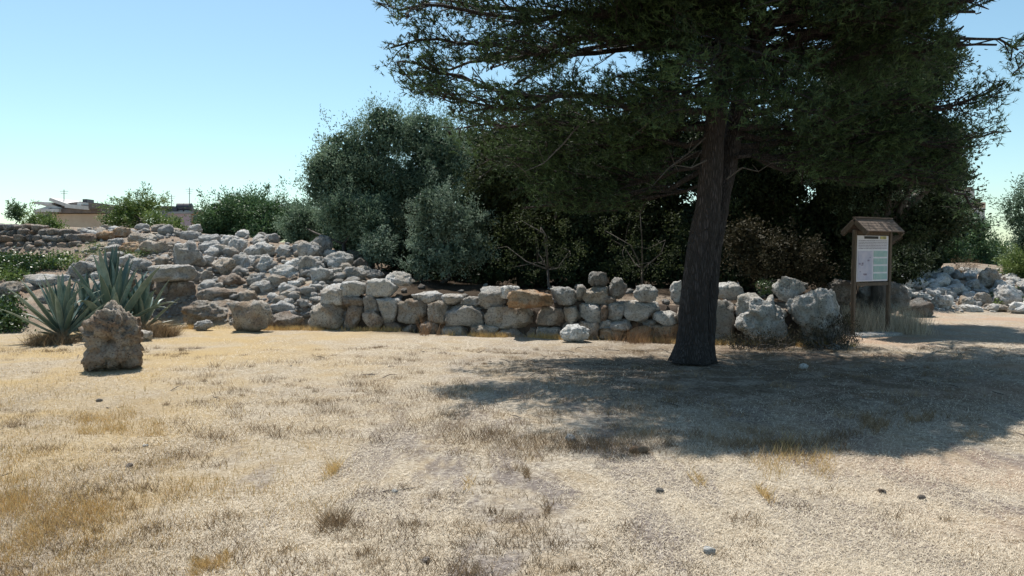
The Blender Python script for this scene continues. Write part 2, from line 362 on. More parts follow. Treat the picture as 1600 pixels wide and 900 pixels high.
# ------------------------------------------------------------------ rocks
import bmesh
ICO = {}
for s_ in (1, 2, 3, 4, 5):
    bm = bmesh.new(); bmesh.ops.create_icosphere(bm, subdivisions=s_, radius=1)
    ICO[s_] = (np.array([v.co[:] for v in bm.verts]), np.array([[v.index for v in f.verts] for f in bm.faces])); bm.free()
def rock_verts(w, d, h, sub, rng, n=2.6, cuts=7, rough=.10, pit=.03):
    dr, fc = ICO[sub]; dr = dr / np.linalg.norm(dr, axis=1)[:, None]
    r = 1 / (np.sum(np.abs(dr) ** n, 1) ** (1 / n))
    for k in range(cuts):
        q = rng.normal(size=3); q /= np.linalg.norm(q); t = rng.uniform(.72, .98)
        dp = dr @ q; r = np.where(dp > .05, np.minimum(r, t / np.maximum(dp, .05)), r)
    sd = int(rng.integers(1e6)); s = max(w, d, h)
    size = np.array([w, d, h]) / 2
    p = dr * r[:, None] * size
    nz = fbm(p / s * 3.2 + 11, sd, 4, .55); r2 = 1 + rough * nz * 1.3
    if sub >= 4:
        f = fbm(p * 8 + 5, sd + 9, 4, .65); r2 += pit * 1.7 * (f - np.abs(fbm(p * 11, sd + 5, 3, .65)) * 1.6) * min(1, .45 / s + .35)
    if sub >= 3 and s > .2:
        rd_ = 1 - np.abs(fbm(p / s * 4.5 + 31, sd + 21, 3, .55)) * 2.2; r2 += (.10 if n < 3.5 else .06) * np.clip(rd_, -1, 1) - .03
    if sub >= 4:
        ho = fbm(p * 14 + 3, sd + 31, 2, .5); r2 -= .045 * np.clip(ho - .25, 0, .6) / max(s, .35)
    p = p * r2[:, None]
    ext = p.max(0) - p.min(0); c = (p.max(0) + p.min(0)) / 2
    return (p - c) / ext * np.array([w, d, h]), fc
def rock_obj(name, w, d, h, mat, rng, loc, parent=None, sub=3, rz=None, tilt=0, **kw):
    v, f = rock_verts(w, d, h, sub, rng, **kw)
    me = mesh_np(name, v, f, M[mat], smooth=True)
    return link(name, me, parent, loc, (rng.normal() * tilt, rng.normal() * tilt, rng.uniform(-.3, .3) if rz is None else rz))
def subfor(wpx): return 5 if wpx > 75 else 4 if wpx > 15 else 3
rr = np.random.default_rng(21)
def boulder(rect, label=None, mat='rock_grey', parent=None, D=None, name='boulder', n=2.5, deep=.85, cuts=8, bury=.06, rough=.12, tilt=.08, cat='boulder', group=None):
    x0, y0, x1, y1 = rect
    if D is None: D = hit((x0 + x1) / 2, y1 - (y1 - y0) * bury).y + .12
    w = (x1 - x0) * D / F * 1.03; h = (y1 - y0) * D / F * 1.03
    d = deep * (w + h) / 2 * rr.uniform(.85, 1.15)
    c = P((x0 + x1) / 2, (y0 + y1) / 2, D + d * .3)
    o = rock_obj(name, w, d, h, mat, rr, c, parent, subfor(x1 - x0), n=n, cuts=cuts, rough=rough, tilt=tilt)
    if label: tag(o, label, cat, group)
    return o
# ---- retaining wall: stones traced course by course
wall_line_px = [300, 540, 600, 640, 700, 900, 1000, 1150, 1300]
wall_line_D = [15.35, 15.15, 15.0, 14.85, 14.3, 13.55, 13.35, 12.85, 12.5]
def wallD(px): return float(np.interp(px, wall_line_px, wall_line_D))
wall = thing('stone_wall', 'low dry-stone retaining wall of rounded limestone blocks below the dark thicket', 'wall', (0, 13.8, 0))
WST = [
 # lower course
 (601,504,635,523,'b'),(634,506,656,524,'b'),(655,503,692,526,'b'),(691,506,733,529,'t'),(733,509,782,531,'t'),(781,514,824,532,'b'),
 (823,513,843,531,'b'),(838,511,879,534,'g'),(878,504,910,534,'b'),(906,502,936,534,'b'),(930,512,984,534,'o'),(984,508,1023,535,'o'),(1021,505,1062,535,'o'),
 (570,486,602,514,'b'),(539,476,571,512,'b'),(487,474,540,513,'t'),(1060,500,1090,538,'b'),(1086,495,1114,538,'b'),
 (936,500,958,516,'g'),
 # middle course
 (572,460,596,488,'g'),(592,466,627,504,'g'),(625,466,673,505,'t'),(672,471,704,505,'t'),(696,474,761,509,'g'),(759,480,841,515,'t'),
 (840,481,883,511,'b'),(880,478,909,506,'t'),(906,475,941,504,'g'),(938,476,952,503,'b'),(948,472,979,501,'g'),(975,471,1029,503,'g'),
 (953,499,986,514,'g'),(1004,500,1026,513,'g'),(1021,487,1064,511,'w'),(1058,478,1092,506,'b'),(1086,470,1114,500,'b'),
 (540,462,574,480,'b'),
 # upper course
 (503,445,541,476,'g'),(533,440,575,466,'w'),(573,437,620,463,'w'),
 (646,456,691,473,'g'),(690,461,723,475,'g'),(721,464,751,476,'g'),
 (750,449,792,482,'g'),(785,447,810,467,'w'),(862,449,904,477,'g'),
 (910,448,950,476,'t'),(902,446,915,468,'g'),(944,463,962,476,'b'),(1111,470,1146,538,'g'),
]
mm = {'b': 'rock_brown', 't': 'rock_tan', 'o': 'rock_orange', 'g': 'rock_grey', 'w': 'rock_white', 'd': 'rock_dark'}
for (x0, y0, x1, y1, k) in WST:
    D = wallD((x0 + x1) / 2) + rr.uniform(-.06, .06); back = (530 - y1) * .0035
    w = (x1 - x0 + 2) * D / F * 1.07; h = (y1 - y0 + 3) * D / F * 1.08; d = rr.uniform(.5, .62)
    c = P((x0 + x1) / 2, (y0 + y1) / 2, D + d / 2 + max(back, 0)); c -= wall.location
    ang = math.atan2(wallD((x0+x1)/2 + 20) - wallD((x0+x1)/2 - 20), 40 * D / F)
    rock_obj('stone', w, d, h, mm[k], rr, c, wall, subfor(x1 - x0), rz=ang * .7, n=4.6, cuts=5, rough=.075)
# earth packed behind and between the stones
xs = np.arange(556, 1300, 6.); core = []
for x in xs:
    D = wallD(x); top = np.interp(x, [440, 560, 620, 700, 900, 1100, 1250, 1330], [460, 462, 475, 487, 470, 480, 490, 515])
    for yy, dd in ((560, .22), (520, .25), (500, .30), (top, .36), (top - 2, .9)):
        p = P(x, yy, D + dd); core.append(list(p))
core = np.array(core); core += fbm(core * 4, 3, 3)[:, None] * np.array([.0, .05, .03])
ci = np.arange(len(xs) - 1)[:, None] * 5 + np.arange(4)[None]; ci = ci.ravel()
link('earth_core', mesh_np('earth_core', core - np.array(wall.location), np.stack([ci, ci + 5, ci + 6, ci + 1], 1), M['earth'], smooth=True), wall)
# ---- single boulders with a face of their own
boulder((362,468,424,520), 'big rounded grey-topped boulder with tan face at the foot of the rubble slope', 'rock_tan', n=3.4, bury=.0, tilt=.02, cuts=4)
boulder((303,500,333,518), 'small white loose rock lying on grass in front of the rubble slope', 'rock_white', bury=0)
boulder((875,505,922,536), 'white egg-shaped boulder leaning on grass before the retaining wall', 'rock_white', D=13.1, n=2.2, cuts=3)
boulder((791,452,865,482), 'long orange-stained block on top of the retaining wall', 'rock_orange', D=13.75, n=3.2, name='block', cat='stone block')
boulder((599,424,644,449), 'flat tilted grey slab capping the wall below the olive trees', 'rock_grey', D=15.5, n=3.0)
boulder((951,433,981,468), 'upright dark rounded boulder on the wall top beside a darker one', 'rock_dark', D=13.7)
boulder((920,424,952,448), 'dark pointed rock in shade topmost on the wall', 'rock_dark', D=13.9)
boulder((990,444,1028,474), 'pale cone-shaped boulder standing on the wall left of the pine trunk', 'rock_white', D=13.5, n=2.0, cuts=5)
boulder((1144,457,1234,540), 'large craggy grey boulder right of the pine trunk', 'rock_grey', D=12.7, n=3.0, cuts=10, rough=.16)
boulder((1235,449,1316,543), 'large domed grey boulder nearest the information board', 'rock_grey', D=12.5, n=2.6, cuts=9, rough=.12)
boulder((1206,432,1258,474), 'wedge-shaped pale boulder perched between the two large grey ones', 'rock_grey', D=13.1, n=2.4, cuts=6)
boulder((1113,440,1162,470), 'white craggy rock behind the wall right of the pine trunk', 'rock_white', D=14.0)
boulder((1229,466,1245,490), 'thin pale rock wedged in the gap between two large boulders', 'rock_white', D=12.75)
boulder((1046,437,1068,480), 'pale rock half hidden by the left side of the pine trunk', 'rock_white', D=14.0)
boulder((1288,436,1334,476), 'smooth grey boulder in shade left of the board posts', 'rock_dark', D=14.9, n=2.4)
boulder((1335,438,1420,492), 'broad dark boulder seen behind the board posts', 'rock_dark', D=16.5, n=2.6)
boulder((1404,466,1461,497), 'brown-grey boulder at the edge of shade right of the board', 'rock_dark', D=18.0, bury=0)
boulder((238,413,306,441), 'long flat capstone lying on the ruined pillar of stones', 'rock_grey', D=16.8, n=3.4, deep=1.1)
boulder((264,379,314,424), 'big grey upright boulder just above the flat capstone', 'rock_grey', D=17.9)
boulder((485,367,520,402), 'pointed pale boulder crowning the rubble slope beside the olive', 'rock_grey')
boulder((504,393,552,427), 'pitted white boulder under the olive tree at the slope edge', 'rock_white')
boulder((380,378,431,406), 'triangular grey-brown boulder on the crest of the rubble slope', 'rock_grey', n=2.2)
boulder((341,367,375,388), 'pale boulder on the slope crest left of the triangular one', 'rock_white')
boulder((293,351,316,366), 'small white rock on the skyline in front of the pink house', 'rock_white')
boulder((331,403,371,434), 'blocky tan boulder in the middle of the rubble slope', 'rock_tan', n=3.2)
boulder((342,427,384,453), 'reddish-brown squared boulder just below the blocky tan one', 'rock_brown', n=3.4)
boulder((203,364,246,388), 'long pale rock lying on red earth at the slope top', 'rock_tan', n=2.4)
boulder((1529,418,1561,455), 'largest pale boulder of the white rubble near the right edge', 'rock_tan')
boulder((1551,445,1600,484), 'wide white boulder at the right picture edge', 'rock_white')
boulder((1484,442,1512,465), 'round white boulder in the middle of the white rubble', 'rock_white')
# ---- rubble slopes
ruin = thing('ruined_pillar', 'ruined stone pillar of dark blocks between the agave and the rubble slope', 'ruin', (0, 16.9, 0))
for (x0, y0, x1, y1, k) in [(240,437,272,468,'b'),(270,439,304,468,'b'),(234,466,270,502,'b'),(268,466,306,490,'b'),(262,485,298,512,'b'),(296,486,312,510,'b'),(236,498,266,514,'b'),
                            (222,430,242,452,'d'),(214,448,238,474,'d'),(212,470,236,500,'d')]:
    D = 16.9 + rr.uniform(-.05, .1); w = (x1 - x0 + 2) * D / F; h = (y1 - y0 + 2) * D / F; c = P((x0 + x1) / 2, (y0 + y1) / 2, D + .25) - ruin.location
    rock_obj('stone', w, .6, h, mm[k], rr, c, ruin, 4, n=3.4, rough=.1)
slope = link('rubble_slope', None, None, (-6, 18, 0)); tag(slope, kind='structure')
white_slope = link('white_rubble_slope', None, None, (12, 22, 0)); tag(white_slope, kind='structure')
SL = [(252,401,270,414,'g'),(218,366,243,387,'t'),(224,380,264,398,'t'),(172,373,193,393,'g'),(313,367,342,385,'g'),(313,379,338,399,'g'),(331,384,358,402,'g'),
 (357,375,384,398,'w'),(313,400,333,419,'g'),(361,396,393,424,'g'),(391,400,414,421,'g'),(404,401,426,429,'w'),(370,421,388,431,'w'),(424,416,468,439,'g'),
 (469,403,506,434,'g'),(431,384,456,404,'g'),(455,381,475,402,'g'),(468,379,502,409,'g'),(447,406,473,419,'w'),(389,428,417,453,'t'),(416,430,451,453,'t'),
 (450,440,470,453,'w'),(293,472,363,510,'t'),(423,474,475,502,'t'),(425,489,475,517,'b'),(473,477,490,507,'b'),(315,452,373,475,'b'),(485,421,518,446,'g'),
 (535,419,570,441,'g'),(514,420,537,439,'t'),(567,423,598,438,'d'),(480,402,507,425,'g'),(485,445,503,461,'w'),(540,392,562,410,'d'),(548,404,575,424,'d'),
 (107,410,150,437,'t'),(46,431,108,448,'t'),(28,443,54,459,'t'),(-2,441,29,469,'t'),(140,402,170,422,'t'),(165,395,192,412,'t'),(186,398,214,418,'t'),(205,405,236,428,'g'),
 (236,352,258,364,'t'),(262,356,284,370,'t'),(284,362,312,378,'t'),(150,362,176,378,'o'),(176,358,204,372,'o'),(190,380,222,398,'o'),(120,366,150,382,'b'),
 (60,460,90,478,'t'),(90,452,120,468,'t'),(210,517,236,536,'t'),(395,440,430,462,'t'),(372,455,402,474,'t'),(440,455,470,473,'t'),(330,436,345,450,'g'),(300,425,330,445,'t')]
for (x0, y0, x1, y1, k) in SL:
    e_ = (x1 - x0) * .06 + .8; k = 'w' if k == 'g' and rr.random() < .55 else 'g' if k == 't' and rr.random() < .3 else k
    o = boulder((x0 - e_, y0 - e_ * .8, x1 + e_, y1 + e_ * .5), None, mm[k], name='stone', n=3.0, rough=.12, bury=.1)
    o.parent = slope; o.location -= slope.location
# dark dry-stone terrace wall far left
terr = thing('terrace_wall', 'dark rough rubble terrace wall at the far left above the ivy', 'wall', (-13, 20, 1.5))
rv = np.random.default_rng(5)
for row, (yb, hh) in enumerate([(399, 13), (389, 12), (379, 11), (370, 11), (361, 9)]):
    x = -60 + rv.uniform(0, 10)
    lim = [128, 122, 118, 100, 70][row]
    while x < lim:
        w = rv.uniform(11, 24); hp = hh * rv.uniform(.85, 1.25); D = 20.0 + row * .12
        c = P(x + w / 2, yb - hp / 2, D) - terr.location
        rock_obj('stone', w * D / F * 1.08, .5, hp * D / F * 1.15, 'rock_brown' if rv.random() < .45 else 'rock_dark', rv, c, terr, 3, n=3.0, rough=.12); x += w
WR = [(1392,411,1421,431,'w'),(1420,415,1451,435,'w'),(1449,414,1471,435,'w'),(1469,415,1491,435,'w'),(1392,428,1429,453,'w'),(1428,436,1452,453,'w'),(1452,432,1484,452,'w'),
 (1500,422,1530,436,'w'),(1553,437,1573,461,'w'),(1415,456,1458,471,'w'),(1457,460,1488,484,'w'),(1496,462,1520,480,'t'),(1520,456,1550,480,'t'),(1575,472,1612,492,'w'),
 (1500,476,1536,489,'w'),(1452,448,1486,464,'w'),(1510,436,1530,456,'w'),(1590,440,1640,470,'w'),(1540,474,1575,488,'t'),(1598,462,1650,488,'w'),(1380,440,1400,462,'w')]
for (x0, y0, x1, y1, k) in WR:
    o = boulder((x0, y0, x1, y1), None, mm[k], name='stone', n=2.5, rough=.15, bury=.05)
    o.parent = white_slope; o.location -= white_slope.location
# random fill: shared meshes
def fill_rocks(parent, n, pxr, pyr, mats, size, seed, name='stone', keep=None, merge=False):
    rg = np.random.default_rng(seed); protos = []
    for k in mats:
        for q in range(4):
            v, f = rock_verts(1, rg.uniform(.7, 1), rg.uniform(.5, .85), 1 if merge else 3, rg, n=2.5, cuts=8, rough=.14)
            protos.append((mesh_np(name, v, f, M[k], smooth=True), v, f))
    mb = MB()
    for i in range(n):
        px, py = rg.uniform(*pxr), rg.uniform(*pyr)
        if keep and not keep(px, py): continue
        p = hit(px, py); s = rg.uniform(*size) * (p.y / 18)
        me, v, f = protos[rg.integers(len(protos))]
        if merge:
            a = rg.uniform(0, 6.28); R = np.array(Matrix.Rotation(a, 3, 'Z')); mb.add((v * s) @ R.T + np.array([p.x, p.y, p.z + s * .15]) - np.array(parent.location), f)
        else:
            o = link(name, me, parent, p + Vector((0, 0, s * .15)) - parent.location, (rg.normal() * .2, rg.normal() * .2, rg.uniform(0, 6.28))); o.scale = (s, s, s)
    if merge and mb.n: tag(mb.build('small_stones', M[mats[0]], parent), kind='stuff')
lk = lambda px, py: py > np.interp(px, [0, 120, 260, 520, 600], [352, 350, 362, 380, 430]) and not (px < 110 and py > 395)
fill_rocks(slope, 235, (130, 590), (352, 500), ['rock_grey', 'rock_tan', 'rock_grey', 'rock_white'], (.16, .42), 31, keep=lambda a, b: lk(a, b) and (b < 455 or a > 290))
fill_rocks(slope, 900, (-40, 600), (350, 512), ['rock_tan'], (.05, .13), 32, keep=lk, merge=True)
fill_rocks(slope, 700, (120, 560), (350, 505), ['rock_grey'], (.05, .14), 35, keep=lk, merge=True)
fill_rocks(white_slope, 170, (1388, 1680), (426, 486), ['rock_white', 'rock_white'], (.16, .38), 33, keep=lambda a, b: not (b > 470 and a < 1490))
fill_rocks(white_slope, 500, (1385, 1680), (422, 488), ['rock_white'], (.06, .14), 34, merge=True)
tops = link('wall_top_rubble', None, None, (0, 14.5, 0)); tag(tops, kind='structure')
fill_rocks(tops, 70, (620, 1290), (440, 476), ['rock_dark', 'rock_grey'], (.12, .28), 36)
fill_rocks(wall, 500, (480, 1150), (490, 526), ['rock_brown'], (.05, .12), 37, merge=True, keep=lambda a, b: hit(a, b).y > wallD(a) + .02)
# ---- standing eroded stone
def standing():
    rg = np.random.default_rng(77); D = gd(582); dr, fc = ICO[5]
    dr = dr / np.linalg.norm(dr, axis=1)[:, None]
    h = 112 * D / F; z = dr[:, 2]; p = dr.copy()
    prof = np.interp(z, [-1, -.85, -.5, -.1, .2, .5, .75, 1], [.90, 1.0, 1.0, .86, .98, .88, .72, .46])
    rxy = np.maximum(np.linalg.norm(dr[:, :2], axis=1), 1e-3); q = dr[:, :2] / rxy[:, None]
    cap = np.sqrt(np.clip(1 - np.abs(z) ** 6, 0, 1))
    r = prof * cap
    p = np.stack([q[:, 0] * r * .375, q[:, 1] * r * .29, z * h / 2], 1)
    nz = fbm(p * 4.5 + 3, 4, 4, .6); ab = np.abs(fbm(p * 7 + 9, 14, 3, .6))
    nr = p / (np.linalg.norm(p, axis=1)[:, None] + 1e-6)
    p = p + nr * (nz * .085 - ab * .12 + fbm(p * 20, 44, 3) * .022)[:, None]
    p[:, 0] += np.interp(p[:, 2], [-h / 2, h / 2], [0.01, .02])
    o = link('standing_stone', mesh_np('standing_stone', p, fc, M['rock_standing'], smooth=True), None, P(167, 582, D) + Vector((0, .15, h / 2 - .05)))
    tag(o, 'pitted brown upright stone standing alone on the dry grass before the agaves', 'stone')
M['rock_standing'] = rock_mat('eroded_brown_limestone', (.68, .61, .52), (.52, .40, .30), (.42, .25, .15), (.20, .14, .105), .6, 1.0)
standing()
# ------------------------------------------------------------------ foliage tools
def leaves(C, Dr, L, Wd, rng, tint, bend=.15):
    n = len(C); Dr = Dr / (np.linalg.norm(Dr, axis=1)[:, None] + 1e-9)
    s = np.cross(Dr, rng.normal(size=(n, 3))); s /= np.linalg.norm(s, axis=1)[:, None] + 1e-9
    nn = np.cross(Dr, s); L = np.broadcast_to(L, n)[:, None]; Wd = np.broadcast_to(Wd, n)[:, None]
    a = C - Dr * L / 2; t = C + Dr * L / 2; m_ = C + nn * L * bend
    V = np.stack([a, m_ - s * Wd / 2, t, m_ + s * Wd / 2], 1).reshape(-1, 3)
    i = np.arange(n)[:, None] * 4; Fc = np.concatenate([i, i + 1, i + 2, i + 3], 1)
    return V, Fc, np.repeat(tint, 4)
def rdir(n, rng):
    v = rng.normal(size=(n, 3)); return v / np.linalg.norm(v, axis=1)[:, None]
def crown_mesh(name, ells, mat, rng, nsub, per, L, Wd, sub_r=.3, core=0, coreL=.16, ragged=1.1, parent=None, origin=None, upb=.3):
    """ells: (centre, radii) ellipsoids; leaf clumps near their shells"""
    vol = np.array([r[0] * r[2] for c, r in ells]); vol = vol / vol.sum(); Vs = []; Fs = []; Ts = []; n0 = 0; subs = []
    for (c, r), q in zip(ells, vol):
        k = max(4, int(nsub * q)); d = rdir(k, rng); u = rng.uniform(.5, 1, k) ** .6 * rng.uniform(.85, ragged, k)
        sc = np.array(c) + d * u[:, None] * np.array(r); subs.append(sc)
        out = np.repeat(d, per, 0); rad = np.repeat(rng.uniform(.55, 1.35, k), per)[:, None] * sub_r
        off = rng.normal(size=(k * per, 3)) * .5; el_ = np.repeat((rng.uniform(size=k) < .35) * rng.uniform(.4, 1.6, k), per) * rng.uniform(0, 1, k * per); sh = 1 - .55 * np.clip(el_, 0, 1)[:, None]
        C = np.repeat(sc, per, 0) + off * rad * np.array([1, 1, .8]) * sh + (out * .6 + np.array([0, 0, .5])) * (el_ * sub_r * 1.5)[:, None]
        Dr = rdir(k * per, rng) + out * .5 + off * .6 + np.array([0, 0, upb])
        ct = np.repeat(rng.normal(.45, .22, k), per); tint = np.clip(ct + rng.normal(0, .2, k * per), 0, 1)
        v, f, t = leaves(C, Dr, L * rng.uniform(.6, 1.3, k * per), Wd * rng.uniform(.6, 1.3, k * per), rng, tint)
        Vs.append(v); Fs.append(f + n0); Ts.append(t); n0 += len(v)
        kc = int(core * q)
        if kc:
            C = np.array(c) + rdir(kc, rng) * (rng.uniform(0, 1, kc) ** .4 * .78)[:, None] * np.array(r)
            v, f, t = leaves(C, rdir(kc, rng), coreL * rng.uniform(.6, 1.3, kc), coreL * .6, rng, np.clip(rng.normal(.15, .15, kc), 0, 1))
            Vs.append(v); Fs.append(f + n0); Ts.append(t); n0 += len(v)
    V = np.concatenate(Vs)
    if origin is not None: V = V - np.array(origin)
    return link(name, mesh_np(name, V, np.concatenate(Fs), mat, tint=np.concatenate(Ts)), parent), np.concatenate(subs)
def E(px, py, rx, ry, D, rd=None):
    """ellipsoid given as seen: centre, half sizes in photo pixels at depth D"""
    a, b = rx * D / F, ry * D / F
    return (np.array(P(px, py, D)), np.array([a, rd or (a + b) / 2 * .9, b]))
def tree(name, label, cat, base, ells, mat, seed, nsub, per, L, Wd, sub_r=.3, core=0, trunk_r=.12, bark='grey_bark', group=None, coreL=.16, stems=1, **kw):
    rng = np.random.default_rng(seed); x, y = base; z = H(x, y) - .05
    t = thing(name, label, cat, (x, y, z), 0, group); org = np.array([x, y, z])
    cr, subs = crown_mesh('crown' if cat != 'shrub' else 'foliage', ells, mat, rng, nsub, per, L, Wd, sub_r, core, coreL, parent=t, origin=org, **kw)
    mb = MB(); cen = np.mean([c for c, r in ells], 0) - org; fork = cen * np.array([.4, .4, .45])
    for s_ in range(stems):
        b0 = np.array([rng.normal() * .15 * (stems > 1), rng.normal() * .15 * (stems > 1), 0])
        mid = (b0 + fork) / 2 + rng.normal(size=3) * .08
        mb.tube([b0, mid, fork], np.array([1.25, 1, .8]) * trunk_r, 8)
    for c, r in ells:
        e = np.array(c) - org; m_ = (fork + e) / 2 + rng.normal(size=3) * .12; mb.tube([fork, m_, e], np.array([.6, .42, .2]) * trunk_r, 6)
        ss = subs[rng.integers(len(subs), size=6)] - org
        for q in ss:
            if np.linalg.norm(q - e) < r.max() * 1.4: mb.tube([e, (e + q) / 2 + rng.normal(size=3) * .06, q], np.array([.22, .14, .06]) * trunk_r, 4)
    mb.build('trunk' if cat != 'shrub' else 'stem', M[bark], t, smooth=True)
    return t
# ------------------------------------------------------------------ pine
def pine():
    rng = np.random.default_rng(100); base = P(1080, 566, 10.8); base.z = H(base.x, base.y) - .05; org = np.array(base)
    t = thing('pine_tree', 'large dark spreading pine with thick leaning trunk standing on the lawn', 'tree', base)
    def path(pts, Ds): return np.array([list(P(a, b, d)) for (a, b), d in zip(pts, Ds)])
    def stem(pts, Ds, half, nm, seed, seg=28):
        p = path(pts, Ds); p[0, 2] = min(p[0, 2], base.z) if nm == 'trunk' else p[0, 2]
        s = np.concatenate([[0], np.cumsum(np.linalg.norm(np.diff(p, axis=0), axis=1))]); q = np.arange(0, s[-1], .07)
        pp = np.stack([np.interp(q, s, p[:, i]) for i in range(3)], 1)
        kk = np.ones(9) / 9
        for i in range(3): pp[:, i] = np.convolve(np.pad(pp[:, i], 4, mode='edge'), kk, 'valid')
        r = np.interp(q, s, np.array(half) * 10.8 / F)
        mb = MB(); mb.tube(pp, r, seg); V = mb.v[0]
        nz = fbm(V * np.array([3, 3, 1.2]), seed, 3); rg_ = np.abs(fbm(V * np.array([11, 11, 2.6]), seed + 3, 3))
        cen = np.repeat(pp, seg, 0); cen = np.concatenate([cen, pp[:1], pp[-1:]]); d = V - cen; dn = np.linalg.norm(d, axis=1)[:, None] + 1e-6
        V += d / dn * (nz * .022 - rg_ * .03 + .02)[:, None] * np.minimum(1, dn / .1)
        # root flare
        zz = np.clip(1 - (V[:, 2] - base.z) / .45, 0, 1) ** 2
        if nm == 'trunk':
            an = np.arctan2(d[:, 1], d[:, 0]); V[:, :2] += (d[:, :2] / dn) * (zz * (.05 + .05 * np.sin(an * 5 + 1)))[:, None]
        V -= org; mb.build(nm, M['bark'], t, smooth=True); return pp, r
    main, mr = stem([(1079,572),(1081,530),(1087,450),(1093,400),(1103,340),(1110,280),(1115,220),(1124,150),(1137,80),(1150,0),(1158,-100),(1168,-260),(1176,-380)],
         [10.8]*13, [30,23.5,20,19,18,15.5,14.5,13.5,12,10,8,6,3], 'trunk', 3)
    sec, sr = stem([(1098,400),(1116,350),(1132,300),(1142,230),(1156,140),(1183,40),(1210,-80),(1240,-220)], [10.85,10.95,11.05,11.15,11.3,11.5,11.7,11.9], [16,15,13,11.5,10,8.5,7,4], 'trunk', 8)
    VIEW = [(560,-3000),(560,10),(595,38),(650,48),(585,72),(572,92),(600,120),(640,152),(690,168),(700,230),(735,285),(800,325),(900,335),(1000,325),(1070,262),(1090,205),(1140,195),(1165,240),(1240,285),(1330,290),(1420,290),(1490,340),(1535,330),(1520,260),(1560,235),(1575,190),(1600,130),(1640,90),(1640,50),(1600,45),(1560,75),(1530,110),(1500,60),(1480,25),(1520,12),(1570,-5),(1640,-60),(1900,-3000)]
    SHAD = [(625,608),(700,602),(760,592),(690,577),(760,566),(900,558),(1040,552),(1200,545),(1320,528),(1600,520),(2400,505),(2400,660),(1600,652),(1450,655),(1400,672),(1500,692),(1400,712),(1310,700),(1250,708),(1050,712),(930,730),(880,705),(820,698),(700,688),(670,655),(715,630)]
    GAPS = [(700,800,98,128,.75),(780,860,118,140,.6),(905,1005,68,108,.75),(1165,1300,34,82,.7),(1080,1100,118,138,.7),(640,700,150,175,.4)]
    sd = np.array(sdir)
    def ok(p):
        q = proj(p); a = inpoly(q, VIEW) | (q[:, 1] < -40)
        tt = p[:, 2:3] / sd[2]; g = p - sd * tt; gpx = proj(g); b = inpoly(gpx + rng.normal(size=gpx.shape) * np.array([10, 2.5]), SHAD)
        k = a & b
        for x0, x1, y0, y1, pr in GAPS:
            inside = (q[:, 0] > x0) & (q[:, 0] < x1) & (q[:, 1] > y0) & (q[:, 1] < y1); k &= ~(inside & (rng.uniform(size=len(p)) < pr))
        k &= (fbm(p * 1.9, 33, 3) < .42) & ((fbm(p * 5.5, 35, 2) < .5) | (q[:, 1] < -20))
        return k
    prim = []
    def addpx(pts, D0, D1): prim.append(path(pts, np.linspace(D0, D1, len(pts))))
    addpx([(1115,175),(1060,174),(980,162),(880,146),(800,148),(740,128),(670,100),(600,92)], 10.8, 9.6)
    addpx([(1125,90),(1040,70),(930,60),(830,75),(740,70),(660,62),(610,75)], 10.8, 10.2)
    addpx([(1135,40),(1000,20),(850,25),(720,20),(650,12),(580,8)], 10.8, 9.6)
    addpx([(1112,200),(1040,200),(950,190),(850,200),(760,190),(700,200)], 10.8, 12.0)
    addpx([(1108,215),(1040,230),(960,232),(880,245),(800,262),(760,250)], 10.8, 12.4)
    addpx([(1105,260),(1040,275),(980,290),(920,300),(850,310)], 10.8, 12.3)
    addpx([(880,146),(820,170),(760,165),(700,150),(650,135)], 9.9, 10.0)
    addpx([(1165,140),(1250,110),(1350,90),(1450,85),(1530,70),(1610,60)], 11.2, 10.3)
    addpx([(1160,180),(1260,165),(1380,160),(1480,170),(1560,140),(1600,95)], 11.2, 10.8)
    addpx([(1155,210),(1260,210),(1370,215),(1470,230),(1560,205)], 11.1, 12.2)
    addpx([(1150,240),(1260,250),(1370,265),(1460,285),(1525,280)], 11.1, 12.8)
    addpx([(1178,60),(1280,40),(1400,20),(1500,0),(1600,-30)], 11.3, 9.8)
    addpx([(1153,230),(1280,225),(1400,240),(1500,300),(1528,325)], 11.1, 13.0)
    for pts, d1 in (([(1105,262),(1050,290),(980,308),(900,322),(820,322),(760,300)], 12.6), ([(1104,285),(1060,305),(1000,318),(930,320)], 12.2), ([(1108,235),(1040,262),(960,280),(860,280),(770,285)], 12.8), ([(1110,215),(1020,225),(920,215),(820,225),(740,235)], 12.9),
                    ([(1150,245),(1220,262),(1290,275),(1340,290)], 12.4), ([(1155,200),(1230,190),(1320,200),(1400,225),(1470,250)], 12.6), ([(1112,190),(1060,205),(1000,230),(950,260)], 11.9), ([(1120,180),(1060,150),(1000,140),(950,160)], 11.6)):
        addpx(pts, 10.9, d1)
    for pts, d1 in (([(1125,120),(1090,130),(1060,150),(1050,175)], 9.4), ([(1130,90),(1140,110),(1130,150),(1125,175)], 9.3), ([(1140,60),(1180,80),(1200,120),(1220,150)], 9.5), ([(1150,20),(1130,40),(1120,80),(1110,110)], 9.0), ([(1160,130),(1200,150),(1250,170),(1290,180)], 9.9)):
        addpx(pts, 10.8, d1)
    for i in range(74):
        on = main if i % 2 else sec; lo = 4.4
        c = on[on[:, 2] > lo]; s_ = c[rng.integers(len(c))]; az = i * 2.399 + rng.normal() * .3
        hmax = 9.3; L = (5.6 * (1 - (s_[2] - lo) / (hmax - lo) * .62)) * rng.uniform(.75, 1.1)
        d = np.array([math.cos(az), math.sin(az), 0]); el = rng.uniform(.05, .4); pts = []
        for k in range(7):
            u = k / 6; pts.append(s_ + d * L * u + np.array([0, 0, L * (el * u - .18 * u * u)]) + rng.normal(size=3) * .1 * u)
        prim.append(np.array(pts))
